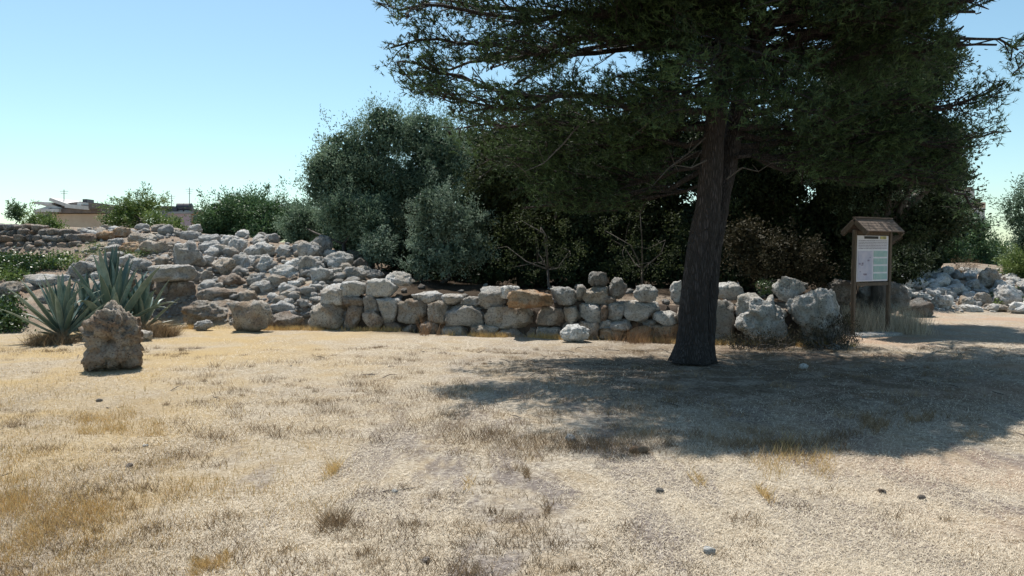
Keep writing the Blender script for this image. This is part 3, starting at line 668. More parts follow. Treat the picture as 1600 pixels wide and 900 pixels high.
    for i in range(34):
        on = main if i % 2 else sec; c = on[on[:, 2] > 5.6]; s_ = c[rng.integers(len(c))]; az = -math.pi / 2 + rng.uniform(-1.35, 1.35); L = rng.uniform(1.6, 3.6); el = rng.uniform(.15, .6)
        d = np.array([math.cos(az), math.sin(az), 0]); prim.append(np.array([s_ + d * L * k / 6 + np.array([0, 0, L * (el * k / 6 - .12 * (k / 6) ** 2)]) + rng.normal(size=3) * .08 * k / 6 for k in range(7)]))
    for i in range(52):
        on = main if i % 3 else sec; c = on[(on[:, 2] > 4.9) & (on[:, 2] < 7.6)]; s_ = c[rng.integers(len(c))]; az = rng.uniform(-2.95, -1.8); L = rng.uniform(2.8, 4.8); el = rng.uniform(.12, .45)
        d = np.array([math.cos(az), math.sin(az), 0]); prim.append(np.array([s_ + d * L * k / 6 + np.array([0, 0, L * (el * k / 6 - .12 * (k / 6) ** 2)]) + rng.normal(size=3) * .08 * k / 6 for k in range(7)]))
    clumps = []; outs = []
    br = []
    for p in prim:
        s = np.concatenate([[0], np.cumsum(np.linalg.norm(np.diff(p, axis=0), axis=1))]); Lt = s[-1]
        q = np.linspace(0, Lt, max(5, int(Lt / .3))); pp = np.stack([np.interp(q, s, p[:, i]) for i in range(3)], 1); pp[1:-1] += rng.normal(size=(len(pp) - 2, 3)) * .035
        mb = MB(); used = 0; tw = MB()
        for qi in np.arange(Lt * .10, Lt, .15):
            u = qi / Lt; b0 = np.array([np.interp(qi, q, pp[:, i]) for i in range(3)])
            b1 = np.array([np.interp(min(qi + .2, Lt), q, pp[:, i]) for i in range(3)]); T = b1 - b0 if qi < Lt - .2 else pp[-1] - pp[-2]; T /= np.linalg.norm(T) + 1e-9
            side = np.cross(T, [0, 0, 1.]); side /= np.linalg.norm(side) + 1e-9
            for sg in (-1, 1):
                Ls = (1.35 * (1 - u) + .35) * rng.uniform(.5, 1.15) * min(1, u * 2 + .35)
                dd = T * rng.uniform(.5, 1.1) + side * sg * rng.uniform(.5, 1.1) + np.array([0, 0, rng.uniform(-.25, .55)]); dd /= np.linalg.norm(dd)
                m_ = max(2, int(Ls / .2)); uu = np.linspace(.25, 1, m_); cp = b0 + dd * (Ls * uu)[:, None] + rng.normal(size=(m_, 3)) * .09
                k = ok(cp); cp = cp[k]
                if len(cp):
                    clumps.append(cp); outs.append(np.repeat(dd[None], len(cp), 0)); used = max(used, qi)
                    tw.tube([b0, b0 + dd * Ls * .5 + rng.normal(size=3) * .04, cp[-1]], [.016 - .006 * u, .010, .004], 4, cap=False)
        if used > Lt * .3:
            m_ = q <= used + .1; r0 = .046 * (Lt / 4.5); rad = r0 * (1 - .85 * q / Lt) + .006
            mb.tube(pp[m_], rad[m_], 7); b_ = mb.build('branch', M['bark'], t, smooth=True); b_.data.transform(Matrix.Translation(-base))
            if tw.n: x_ = tw.build('twigs', M['bark'], b_); x_.data.transform(Matrix.Translation(-base)); tag(x_, kind='stuff')
    C = np.concatenate(clumps); O = np.concatenate(outs); nC = len(C); per = 13
    print('pine clumps', nC)
    ct = np.clip(rng.normal(.42, .25, nC) + .15 * fbm(C * .9, 2, 2), 0, 1)
    sc = np.repeat(C, per, 0) + rng.normal(size=(nC * per, 3)) * .10; sdn = np.repeat(O, per, 0) + rng.normal(size=(nC * per, 3)) * .55 + np.array([0, 0, .35]); sdn /= np.linalg.norm(sdn, axis=1)[:, None]
    ok2 = ok(sc); sc = sc[ok2]; sdn = sdn[ok2]; ctn = np.repeat(ct, per)[ok2]
    K = 7; n = len(sc) * K; A = np.repeat(sc, K, 0) + np.repeat(sdn, K, 0) * rng.uniform(-.05, .03, n)[:, None]
    dn = np.repeat(sdn, K, 0) + rng.normal(size=(n, 3)) * .6; dn /= np.linalg.norm(dn, axis=1)[:, None]
    s = np.cross(dn, rng.normal(size=(n, 3))); s /= np.linalg.norm(s, axis=1)[:, None]; wd = .0070; Ln = rng.uniform(.06, .10, n)[:, None]
    V = np.stack([A - s * wd, A + s * wd, A + dn * Ln], 1).reshape(-1, 3) - org
    tn = np.clip(np.repeat(ctn, K) + rng.normal(0, .2, n), 0, 1); print('needles', n)
    link('crown', mesh_np('crown', V, np.arange(n * 3).reshape(-1, 3), M['pine'], tint=np.repeat(tn, 3)), t)
    # cones
    cm, fcs = rock_verts(.05, .05, .075, 2, rng, n=2.0, cuts=0, rough=.05); cme = mesh_np('cone', cm, fcs, M['bark'])
    pick = C[(proj(C)[:, 0] < 900) & (proj(C)[:, 1] > 0)]
    for i in range(70):
        p = pick[rng.integers(len(pick))] + rng.normal(size=3) * .08; link('cone', cme, t, Vector(p) - base + Vector((0, 0, -.06)), (rng.uniform(-.5, .5), rng.uniform(-.5, .5), 0))
    # sawn stub
    mb = MB(); a = np.array(P(1163, 165, 11.2)) - org; b = np.array(P(1192, 157, 10.95)) - org; mb.tube([a, (a + b) / 2, b], [.06, .05, .042], 10); mb.build('branch_stub', M['bark'], t)
    mb = MB(); b2 = b + (b - a) * .3; mb.tube([b, b2], [.036, .034], 10); mb.build('cut_end', M['cut_wood'], t)
    # thin dead twigs low on the trunk
    for pts in ([(1102,215),(1075,240),(1045,262),(1020,290)], [(1105,250),(1080,262),(1055,258)], [(1030,178),(1010,195),(985,215)], [(1135,280),(1160,262),(1185,268),(1205,255)], [(905,195),(880,225),(850,255),(820,268)]):
        q = path(pts, np.linspace(10.7, 10.2, len(pts))) - org; mb = MB(); mb.tube(q, np.linspace(.014, .004, len(q)), 5)
        for k in range(4):
            s_ = q[rng.integers(1, len(q))]; mb.tube([s_, s_ + rng.normal(size=3) * .18], [.005, .002], 4)
        mb.build('dead_twig', M['grey_bark'], t)
pine()
# ------------------------------------------------------------------ thicket behind the wall
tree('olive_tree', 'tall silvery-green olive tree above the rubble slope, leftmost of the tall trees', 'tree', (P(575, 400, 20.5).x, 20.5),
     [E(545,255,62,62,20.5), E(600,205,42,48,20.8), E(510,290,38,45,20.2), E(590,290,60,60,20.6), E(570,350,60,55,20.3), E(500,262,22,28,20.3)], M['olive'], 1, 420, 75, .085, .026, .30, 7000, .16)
tree('olive_tree', 'olive tree with blue-grey airy top just right of the tallest silvery one', 'tree', (P(665, 400, 21.5).x, 21.5),
     [E(660,215,50,48,21.5), E(690,250,50,60,21.2), E(650,300,45,60,21.5), E(700,330,50,60,21.0)], M['olive'], 2, 300, 70, .085, .026, .30, 5000, .14)
tree('olive_bush', 'rounded green olive bush at the head of the rubble slope below the tall olive', 'shrub', (P(545, 380, 19.3).x, 19.3),
     [E(540,335,38,38,19.3), E(575,350,26,48,19.2), E(470,352,30,34,21.5)], M['olive'], 3, 150, 75, .08, .025, .26, 2500, .06)
tree('olive_bush', 'pale silver-leaved olive bush bright against the dark shade', 'shrub', (P(690, 420, 17.6).x, 17.6),
     [E(672,320,30,30,17.8), E(700,345,38,34,17.7), E(735,350,28,26,17.6), E(745,385,26,24,17.4), E(665,365,24,30,17.9), E(705,400,40,26,17.4), E(660,405,30,26,17.6)], M['olive_pale'], 4, 190, 60, .075, .024, .20, 2400, .06, ragged=1.35)
tree('olive_bush', 'small silvery olive bush tucked between the pitted white boulder and the dark shade', 'shrub', (P(590, 420, 18.4).x, 18.4),
     [E(590,392,24,26,18.4)], M['olive_pale'], 44, 45, 60, .075, .024, .22, 400, .03)
tree('evergreen_tree', 'broad brownish-green evergreen with drooping twigs left of the pine trunk', 'tree', (P(820, 400, 18.5).x, 18.5),
     [E(800,240,70,60,18.5), E(850,290,85,60,18.2), E(770,310,55,60,18.5), E(880,200,70,55,19), E(830,370,80,50,18.6)], M['oak_leaf'], 5, 420, 60, .075, .03, .30, 9000, .15)
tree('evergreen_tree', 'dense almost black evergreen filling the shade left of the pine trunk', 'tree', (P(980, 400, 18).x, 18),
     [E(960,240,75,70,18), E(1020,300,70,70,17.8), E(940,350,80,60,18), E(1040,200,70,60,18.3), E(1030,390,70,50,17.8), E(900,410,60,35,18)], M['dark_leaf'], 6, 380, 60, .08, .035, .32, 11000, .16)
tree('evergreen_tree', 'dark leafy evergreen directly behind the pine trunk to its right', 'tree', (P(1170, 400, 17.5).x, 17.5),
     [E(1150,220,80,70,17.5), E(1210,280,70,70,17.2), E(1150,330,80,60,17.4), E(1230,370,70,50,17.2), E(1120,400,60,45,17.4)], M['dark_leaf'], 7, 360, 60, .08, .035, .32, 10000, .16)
tree('evergreen_tree', 'tall dark evergreen rising behind the information board', 'tree', (P(1370, 400, 16.5).x, 16.4),
     [E(1300,180,75,65,16.4), E(1390,170,85,75,16,.9), E(1450,230,58,65,15.8,.9), E(1340,270,85,65,16.2), E(1300,350,70,60,16.8), E(1400,345,72,45,16.6), E(1465,330,45,50,16.6), E(1440,110,62,50,16,.9), E(1350,100,70,50,16.2), E(1482,270,32,40,16)], M['dark_leaf'], 8, 640, 62, .08, .035, .32, 17000, .17)
tree('evergreen_tree', 'leafy green tree glimpsed between the board roof and the trunk', 'tree', (P(1400, 400, 15.9).x, 19.5),
     [E(1395,280,55,45,16.2), E(1330,300,35,35,16.2), E(1270,250,45,40,16)], M['olive'], 9, 90, 55, .085, .028, .22, 0, .08)
# deep rows behind keep the wood opaque
for i, (px, D) in enumerate([(560, 27), (640, 25.5), (740, 26), (860, 25.5), (980, 25), (1100, 25), (1220, 25), (1340, 24.5), (1415, 24)]):
    w = 85 if i > 1 else 50
    tree('wood_tree', 'dark evergreen tree deep in the wood behind the front row of trees', 'tree', (P(px, 400, D).x, D),
         [E(px, 250 + (i < 2) * 60, w, 60, D), E(px + 15, 350, w, 50, D), E(px - 15, 400, w, 50, D)], M['dark_leaf'], 40 + i, 70, 50, .16, .08, .5, 4200, .12, group='trees deep in the wood', coreL=.34)
tree('bramble_bush', 'brown-leaved bramble bush climbing behind the boulders right of the pine trunk', 'shrub', (P(1185, 430, 14.6).x, 14.6),
     [E(1180,400,42,42,14.6), E(1225,400,40,38,14.8), E(1160,370,28,30,14.6), E(1265,415,35,32,15)], M['bramble'], 12, 110, 55, .06, .035, .22, 900, .02)
tree('weed_bush', 'small bright green weed growing on top of the big craggy boulder', 'shrub', (P(1200, 455, 13.4).x, 13.4),
     [E(1195,449,20,9,13.4)], M['ivy'], 13, 14, 50, .04, .022, .10, 0, .01)
for i, (px, D) in enumerate([(640, 19.5), (705, 18.5), (770, 17.8), (840, 17.6), (910, 17.2), (985, 16.8), (1055, 16.6), (1125, 16.4), (1200, 16.6), (1270, 17), (1335, 18), (1400, 20)]):
    tree('undergrowth_bush', 'dark leafy undergrowth bush in the deep shade at the foot of the wood', 'shrub', (P(px, 430, D).x, D),
         [E(px, 425, 46, 22, D, .5), E(px + 18, 402, 36, 24, D + .3, .5)], M['dark_leaf'], 140 + i, 50, 55, .08, .04, .22, 900, .02, group='undergrowth bushes at the foot of the wood', coreL=.14)
tree('thorn_bush', 'sparse twiggy bush half lit behind the wall left of the pine trunk', 'shrub', (P(1010, 430, 15.2).x, 15.2),
     [E(1000,330,26,22,15.2), E(1040,375,20,40,15.0), E(975,385,22,38,15.6), E(1015,410,40,22,15.1), E(945,360,18,14,15.4)], M['oak_leaf'], 14, 60, 34, .05, .025, .18, 0, .03, ragged=1.5)
tree('thorn_bush', 'sparse olive sapling in the gloom above the orange block', 'shrub', (P(870, 430, 15.6).x, 15.6),
     [E(845,355,34,22,15.8), E(792,385,22,30,16), E(890,392,18,34,15.6), E(840,410,46,18,15.8), E(815,345,16,26,16.1)], M['oak_leaf'], 15, 66, 34, .05, .025, .18, 0, .03, ragged=1.5)
# ------------------------------------------------------------------ background vegetation
tree('round_bush', 'round mid-green bush on the skyline right of the pink house', 'shrub', (P(365, 370, 27).x, 27),
     [E(355,342,44,40,27), E(392,332,36,30,27), E(335,358,26,26,27), E(385,335,32,32,27.5)], M['lentisc'], 20, 200, 70, .11, .04, .34, 3500, .07)
tree('round_bush', 'darker green bush between the round skyline bush and the tall olive', 'shrub', (P(435, 370, 27).x, 26.5),
     [E(430,345,45,38,26.5), E(470,350,34,40,26.5), E(505,365,34,36,26), E(410,365,35,24,26)], M['lentisc'], 21, 190, 70, .11, .04, .34, 3500, .07)
tree('green_bush', 'light green bush with wispy shoots between the two skyline houses', 'shrub', (P(215, 360, 27).x, 27),
     [E(205,333,34,24,27), E(228,322,30,14,27.5), E(245,348,28,15,26.5), E(272,358,20,11,25.5), E(178,343,22,13,27)], M['green'], 22, 150, 60, .09, .035, .22, 900, .04, ragged=1.5)
tree('green_bush', 'low yellow-green bush in front of the beige house', 'shrub', (P(66, 360, 24.5).x, 24.5),
     [E(62,349,22,14,24.5), E(82,356,14,11,24)], M['green'], 23, 55, 60, .08, .035, .20, 300, .03, ragged=1.3)
tree('small_tree', 'small dark feathery tree left of the beige house', 'tree', (P(26, 345, 30).x, 30),
     [E(27,331,10,13,30)], M['lentisc'], 24, 22, 50, .10, .035, .18, 200, .03, ragged=1.5)
for i, (px, D, top, w) in enumerate([(1500, 33, 335, 32), (1540, 34, 372, 26), (1462, 31, 330, 34)]):
    tree('dark_tree', ['bright green leafy tree below the apartment tower', 'low dark tree between the apartment tower and the right olive', 'dark tree just behind the board side evergreen'][i], 'tree', (P(px, 400, D).x, D),
         [E(px + 12, top + 32, w, 32, D), E(px + 16, top + 62, w * 1.1, 30, D)], M['lentisc'], 60 + i, 110, 60, .13, .05, .38, 2500, .08)
tree('olive_tree', 'tall olive tree cut off by the right picture edge', 'tree', (P(1640, 400, 25).x, 25),
     [E(1615,330,50,48,25), E(1640,380,62,50,25), E(1680,330,60,60,25.5)], M['olive'], 70, 240, 70, .10, .035, .34, 4000, .12)
tree('olive_bush', 'lower green olive bush above the white rubble at the right edge', 'shrub', (P(1600, 430, 23.5).x, 24.5),
     [E(1608,420,46,36,24.5), E(1650,420,60,40,24)], M['green'], 71, 150, 70, .09, .03, .28, 2500, .06)
# ------------------------------------------------------------------ ivy
def ivy(label, rects, seed, per=70, n=60, mat='ivy', name='ivy_patch', cat='ivy', L=.07, Wd=.055, cell=.12):
    rg = np.random.default_rng(seed); C = []
    for (x0, y0, x1, y1) in rects:
        for i in range(n):
            p = hit(rg.uniform(x0, x1), rg.uniform(y0, y1)); C.append([p.x, p.y - .05, p.z + .04])
    C = np.array(C); base = C.mean(0); k = len(C)
    X = np.repeat(C, per, 0) + rg.normal(size=(k * per, 3)) * np.array([.12, .08, cell * .6]); D = rdir(k * per, rg) + np.array([0, -.3, .2])
    v, f, t = leaves(X, D, L * rg.uniform(.6, 1.2, k * per), Wd * rg.uniform(.6, 1.2, k * per), rg, np.clip(np.repeat(rg.normal(.4, .25, k), per) + rg.normal(0, .2, k * per), 0, 1), .05)
    o = thing(name, label, cat, base); link('foliage', mesh_np('foliage', v - base, f, M[mat], tint=t), o)
ivy('dark green ivy hanging over the upper terrace at the far left', [(-30, 402, 60, 432), (-30, 405, 100, 425)], 1, n=55)
ivy('ivy clump at ground level beside the left picture edge', [(-30, 470, 28, 520)], 2, n=70)
ivy('thin green ground ivy trailing along the low ledge toward the agaves', [(60, 400, 125, 420), (0, 428, 35, 440)], 3, n=26, per=45, mat='green')
ivy('low green weeds between pale rocks at the right edge', [(1540, 455, 1600, 478)], 4, n=30, per=45, mat='green', name='weed_patch', cat='weeds')
ivy('sparse green weeds sprouting on the rocky slope above the agaves', [(130, 385, 165, 400), (190, 398, 240, 404)], 5, n=14, per=40, mat='green', name='weed_patch', cat='weeds', L=.05, Wd=.02)
# ------------------------------------------------------------------ agaves
def agave_mat():
    m, nt, b, out = newmat('agave_leaf'); at = N(nt, 'ShaderNodeAttribute', attribute_name='tint'); tc = N(nt, 'ShaderNodeTexCoord'); oi = N(nt, 'ShaderNodeObjectInfo')
    n = noise(nt, tc.outputs['Object'], 9, 4, .6)
    c = mix(nt, ramp(nt, n, .35, .65), (.13, .19, .165), (.22, .30, .27)); c = mix(nt, ramp(nt, oi.outputs['Random'], 0, 1, 0, .85), c, (.06, .10, .075))
    c = mix(nt, ramp(nt, at.outputs['Fac'], .75, 1), c, (.42, .42, .28)); nt.links.new(c, b.inputs['Base Color']); b.inputs['Roughness'].default_value = .45; return m
M['leaf_agave'] = agave_mat()
def agave_leaf(Ln, Wm, arch, thick=.02):
    n = 14; cs = 7; V = []; T = []
    ang = 0; pos = np.array([0., 0.]); step = Ln / (n - 1)
    for i in range(n):
        u = i / (n - 1); w = Wm * np.interp(u, [0, .1, .4, .7, .9, 1], [.75, .62, 1, .78, .34, .015]); a = ang
        for side in (0, 1):
            for j in range(cs):
                s = j / (cs - 1) * 2 - 1; cup = (s * s) * w * .30; th = thick * (1 - s * s) * (1 - u * .8)
                off = cup + (th if side == 0 else -th)
                V.append([pos[0] - math.sin(a) * off, s * w / 2, pos[1] + math.cos(a) * off]); T.append(abs(s) if abs(s) > .9 else (u > .96) * 1.0)
        ang += arch[min(i * len(arch) // n, len(arch) - 1)] / (n - 1); pos = pos + step * np.array([math.cos(ang), math.sin(ang)])
    Fc = []
    for i in range(n - 1):
        for side in (0, 1):
            for j in range(cs - 1):
                a = i * 2 * cs + side * cs + j; b = a + 2 * cs; q = [a, a + 1, b + 1, b]; Fc.append(q if side else q[::-1])
    return mesh_np('leaf', np.array(V), Fc, M['leaf_agave'], tint=T, smooth=True)
def agave(label, px, py, Dd, nleaf, Ln, seed, tall=1.0, ws=1.0):
    rg = np.random.default_rng(seed); b = P(px, py, Dd); b.z = H(b.x, b.y)
    t = thing('agave_plant', label, 'agave', b)
    protos = [agave_leaf(Ln * s_, Wm * ws, ar) for s_, Wm, ar in ((1, .15, [.2, 0, -.3]), (1.05, .17, [.3, .1, -.6]), (.9, .14, [.1, -.4, -2.2]), (1.0, .16, [.3, -.2, -3.2]), (.75, .12, [.1, .0, -.2]))]
    for i in range(nleaf):
        u = (i + .5) / nleaf; az = i * 2.39996 + rg.normal() * .15; el = math.radians(12 + 72 * u ** .75 + rg.normal() * 6)
        k = rg.choice([0, 1, 2, 3, 4], p=[.34, .26, .16, .1, .14]) if u < .7 else rg.choice([0, 1, 4])
        o = link('leaf', protos[k], t, (0.07 * (1 - u) * math.cos(az), .07 * (1 - u) * math.sin(az), .05 + .18 * u))
        if u < .14: el = math.radians(rg.uniform(-4, 10))
        o.rotation_euler = (0, -el, az); s_ = rg.uniform(.8, 1.08) * (1.0 if u > .15 else .75); o.scale = (s_ * (1 + (tall - 1) * u), s_, s_)
    return t
agave('large blue-grey agave with broad upright leaves behind the standing stone', 178, 520, 14.3, 50, 1.38, 3, 1.08, 1.18)
agave('spiky dark green agave left of the standing stone', 100, 533, 13.6, 64, 1.08, 4, 1.0, .68)
agave('half hidden agave squeezed between the spiky one and the standing stone', 138, 528, 14.4, 34, 1.0, 5, 1.0, .75)
agave('small agave rosette right of the standing stone in front of the pillar', 222, 505, 14.9, 34, .95, 6, 1.0, .8)
# ------------------------------------------------------------------ information board
def board():
    L = P(1332, 527, 14.0); R = P(1386.5, 522.5, 14.55); L.z = H(L.x, L.y); R.z = H(R.x, R.y)
    ang = math.atan2(R.y - L.y, R.x - L.x); wd = math.hypot(R.x - L.x, R.y - L.y); t = thing('information_board', 'wooden information board with small plank roof standing at the edge of the shade', 'sign', L, ang)
    # local: x along board, -y to the viewer
    for x in (0, wd):
        mb = MB(); mb.box((x, 0, .98), (.07, .07, 2.1)); o = mb.build('post', M['post'], t); bv = o.modifiers.new('b', 'BEVEL'); bv.width = .008
    zt = 1.93; zb = 1.04
    mb = MB(); mb.box((wd / 2, 0.012, (zt + zb) / 2), (wd - .104, .025, zt - zb)); mb.build('backing_panel', M['post'], t)
    pr = mb = MB(); mb.box((wd / 2, -.006, (zt + zb) / 2), (wd - .12, .012, zt - zb - .01)); pan = mb.build('printed_panel', M['panel'], t)
    pw = wd - .12; x0 = .06; y = -.016
    def flat(nm, u0, v0, u1, v1, mat):
        m_ = MB(); m_.box((x0 + pw * (u0 + u1) / 2, y, zt - (zt - zb) * (v0 + v1) / 2), (pw * (u1 - u0), .006, (zt - zb) * (v1 - v0))); return m_.build(nm, M[mat], pan)
    flat('title_bar', .22, .02, .66, .075, 'ink'); flat('emblem', .73, .015, .92, .08, 'yellow')
    for i in range(6):
        m_ = MB(); v = .115 + i * .034; xx = .04
        while xx < .95:
            w_ = random.uniform(.03, .09); w_ = min(w_, .96 - xx); m_.box((x0 + pw * (xx + w_ / 2), y, zt - (zt - zb) * v), (pw * w_, .006, .011)); xx += w_ + .018
        m_.build('text_line', M['lilac'], pan)
    flat('site_plan', .03, .335, .49, .975, 'lilac_pale')
    for i in range(4): flat('photo_print', .53, .335 + i * .165, .97, .335 + i * .165 + .13, 'teal')
    mb = MB()
    for i in range(9):
        a = random.uniform(.08, .42); b = random.uniform(.4, .9); mb.box((x0 + pw * a, y - .004, zt - (zt - zb) * b), (pw * random.uniform(.02, .10), .006, random.uniform(.006, .04)))
    mb.build('plan_marks', M['lilac'], pan)
    # gable roof of boards
    rf = link('roof', None, t, (0, 0, 0)); rise = .25; run = .27; x_0 = -.03; x_1 = wd + .04; zr = 2.24
    th = math.atan2(rise, run); nb = 5; sl_ = math.hypot(rise, run) / nb
    for sgn in (-1, 1):
        for i in range(nb):
            s_ = (i + .5) * sl_; Mx = Matrix.Rotation(-sgn * (th - .05), 3, 'X')
            mb = MB(); mb.box((0, 0, 0), (x_1 - x_0 + random.uniform(-.02, .02), sl_ * 1.15, .022), Mx)
            mb.build('plank', M['shingle'], rf, ((x_0 + x_1) / 2, sgn * s_ * math.cos(th), zr - s_ * math.sin(th) + .012))
    mb = MB(); mb.box(((x_0 + x_1) / 2, 0, zr + .028), (x_1 - x_0, .07, .025)); mb.build('ridge_board', M['shingle'], rf)
    for x in (0, wd):
        for sgn in (-1, 1):
            mb = MB(); mb.box((x, sgn * run * .5, zr - rise * .5 - .05), (.06, math.hypot(run, rise) * .95, .07), Matrix.Rotation(-sgn * th, 3, 'X')); mb.build('rafter', M['post'], rf)
    mb = MB(); mb.box((wd / 2, 0, 1.975), (wd - .102, .06, .07)); mb.build('cross_beam', M['post'], t)
    mb = MB(); mb.box((wd / 2, 0, .99), (wd - .102, .06, .06)); mb.build('cross_beam', M['post'], t)
M['panel'] = plain('printed_panel', (.72, .70, .74), (.64, .62, .68), 5, .45, .02)
M['ink'] = plain('dark_print', (.05, .05, .05)); M['yellow'] = plain('yellow_print', (.55, .50, .22)); M['lilac'] = plain('lilac_print', (.34, .28, .36)); M['lilac_pale'] = plain('pale_plan_print', (.58, .54, .62), (.45, .44, .55), 6)
M['teal'] = plain('green_photo_print', (.30, .46, .44), (.42, .52, .48), 9)
board()
slab = MB(); sp = P(1362, 525, 14.2); slab.box((0, 0, 0), (1.25, .5, .05)); so_ = slab.build('stone_slab', M['rock_white'], None, (sp.x, 14.25, H(sp.x, 14.25) + .012), (0, 0, .5))
tag(so_, 'thin pale paving slab on the ground between the board posts', 'slab')
# ------------------------------------------------------------------ houses
M['beige'] = plain('beige_render', (.62, .48, .35), (.54, .40, .29), .8, .9, .2); M['pink'] = plain('pinkish_render', (.52, .40, .43), (.45, .34, .37), .8); M['tan_wall'] = plain('ochre_render', (.48, .30, .17), (.40, .25, .14), .8)
M['sheet'] = plain('grey_corrugated_sheet', (.66, .64, .62), (.48, .45, .42), 1.5, .7); M['sheet_dark'] = plain('rusty_dark_sheet', (.20, .16, .14), (.12, .10, .09), 2); M['white_wall'] = plain('white_render', (.62, .60, .58), (.52, .50, .48), .5)
M['metal'] = plain('grey_metal', (.35, .35, .36), rough=.5, metal=.6); M['tank'] = plain('dark_plastic', (.05, .05, .065), rough=.5); M['glass'] = plain('dark_window', (.04, .05, .07), (.02, .03, .04), rough=.15); M['grey_wall'] = plain('grey_render', (.33, .34, .34), (.25, .26, .26), .7)
def pbox(px0, py0, px1, py1, D, dep, nm, mat, par, rz=0, off=0):
    a = P(px0, py0, D); b = P(px1, py1, D); m_ = MB(); m_.box((0, 0, 0), (b.x - a.x, dep, a.z - b.z), Matrix.Rotation(rz, 3, 'Y') if rz else None)
    return m_.build(nm, M[mat], par, Vector(((a.x + b.x) / 2, D + dep / 2 + off, (a.z + b.z) / 2)) - par.location)
h1 = thing('beige_house', 'beige house with patched tilted roof sheets on the left skyline', 'house', P(112, 352, 60))
pbox(80, 334, 162, 372, 60, 7, 'wall', 'beige', h1); pbox(54, 330, 79.8, 372, 60.4, 6, 'wall', 'grey_wall', h1)
ro = pbox(52, 324, 84, 328, 59.8, 6.8, 'roof', 'sheet', h1, -.28); rp = link('roof', None, h1)
for (x0, y0, x1, y1, rz, mt, df) in [(58,316,86,320,.05,'sheet',-.4),(66,320,100,325,.30,'sheet',-.3),(82,315,116,320,.34,'sheet',-.5),(98,317,128,323,-.12,'sheet_dark',-.2),(108,321,146,327,.10,'sheet',-.6),
                             (124,317,158,322,.05,'sheet',-.3),(132,322,164,329,.12,'sheet_dark',-.5),(84,326,164,333,0,'sheet_dark',-.35),(70,327,100,332,.0,'sheet',-.7),(148,318,160,327,0,'sheet_dark',-.9)]:
    pbox(x0, y0, x1, y1, 60, 6 + random.uniform(0, 1), 'roof_sheet', mt, rp, rz, df).location += rp.parent.location * 0 - h1.location
def antenna(par, px, y0, y1, D, arms=3):
    m_ = MB(); a = P(px, y0, D); b = P(px, y1, D); l = par.location; m_.tube([b - l, a - l], [.035, .03], 6)
    for k in range(arms): z = a.z - .15 - k * .18; m_.tube([(a.x - l.x - .35 + k * .08, a.y - l.y, z - l.z), (a.x - l.x + .35 - k * .08, a.y - l.y, z - l.z)], [.018, .018], 4)
    m_.build('antenna', M['metal'], par)
antenna(h1, 100, 296, 318, 60.5, 2); pbox(129, 311, 136, 316, 60, 1, 'vent', 'tank', h1)
h2 = thing('pink_house', 'pinkish flat-roofed house with dark rooftop tanks on the left skyline', 'house', P(280, 355, 65))
pbox(262, 334, 298, 375, 65, 7, 'wall', 'pink', h2); pbox(298.2, 331, 313, 375, 65.3, 7, 'wall', 'tan_wall', h2); pbox(246, 326, 270, 375, 66.5, 6, 'wall', 'grey_wall', h2)
pbox(244, 322, 271, 326.3, 66.2, 6.6, 'parapet', 'sheet_dark', h2); pbox(260, 330.5, 299, 333.8, 64.8, 7.2, 'parapet', 'grey_wall', h2)
pbox(263, 325, 276, 330.4, 65.5, 1.5, 'roof_box', 'tank', h2)
for px in (283, 294):
    m_ = MB(); c = P(px, 324, 66) - h2.location; m_.tube([c + Vector((-.4, 0, 0)), c + Vector((-.3, 0, 0)), c + Vector((.3, 0, 0)), c + Vector((.4, 0, 0))], [.2, .38, .38, .2], 14); m_.build('water_tank', M['tank'], h2)
    m_ = MB(); m_.box(c + Vector((0, 0, -.42)), (.5, .5, .3)); m_.build('tank_stand', M['metal'], h2)
pbox(270, 340, 276, 348, 64.93, .12, 'window', 'glass', h2); pbox(302, 337, 308, 346, 65.24, .12, 'window', 'glass', h2)
antenna(h2, 296, 293, 331, 66, 3); antenna(h2, 268, 304, 323, 66.4, 2)
h3 = thing('apartment_tower', 'pale apartment tower with stepped balconies seen through the gap on the right', 'building', P(1510, 420, 85))
pbox(1462, 296, 1519, 430, 85, 10, 'wall', 'white_wall', h3); pbox(1458, 292, 1520, 295.8, 84.8, 10.5, 'roof', 'sheet_dark', h3); pbox(1519.3, 318, 1536, 430, 86, 9, 'wall', 'white_wall', h3)
for y in (316, 338, 360, 382):
    bl = pbox(1512, y + 9, 1540 - (y > 340) * 2, y + 11, 84, 3, 'balcony', 'white_wall', h3); pbox(1512, y, 1540 - (y > 340) * 2, y + 8.8, 84.05, .12, 'railing', 'beige' if y == 316 else 'grey_wall', h3)
    pbox(1522, y - 6, 1528, y + 8.6, 85.9, .2, 'window', 'glass', h3); pbox(1506, y - 7, 1512, y + 4, 84.9, .2, 'window', 'glass', h3)
# ------------------------------------------------------------------ dry grass
def blades(C, Hh, Wd, lean, rng, tint):
    n = len(C); az = rng.uniform(0, 6.283, n); s = np.stack([np.cos(az), np.sin(az), np.zeros(n)], 1); a2 = rng.uniform(0, 6.283, n)
    ld = np.stack([np.cos(a2), np.sin(a2), np.zeros(n)], 1) * (np.broadcast_to(lean, n) * Hh)[:, None]; Wd = np.broadcast_to(Wd, n)[:, None]
    V = np.stack([C - s * Wd / 2, C + s * Wd / 2, C + ld + np.array([0, 0, 1]) * Hh[:, None]], 1).reshape(-1, 3)
    return V, np.arange(n * 3).reshape(-1, 3), np.repeat(tint, 3)
def screen_pts(n, rng, x0=-120, x1=1720, y0=530, y1=960, pw=1.0):
    u = rng.uniform(0, 1, n) ** pw; py = y0 + (y1 - y0) * u; px = rng.uniform(x0, x1, n); D = gd(py); x = (px - 800) / F * D; return x, D, px, py
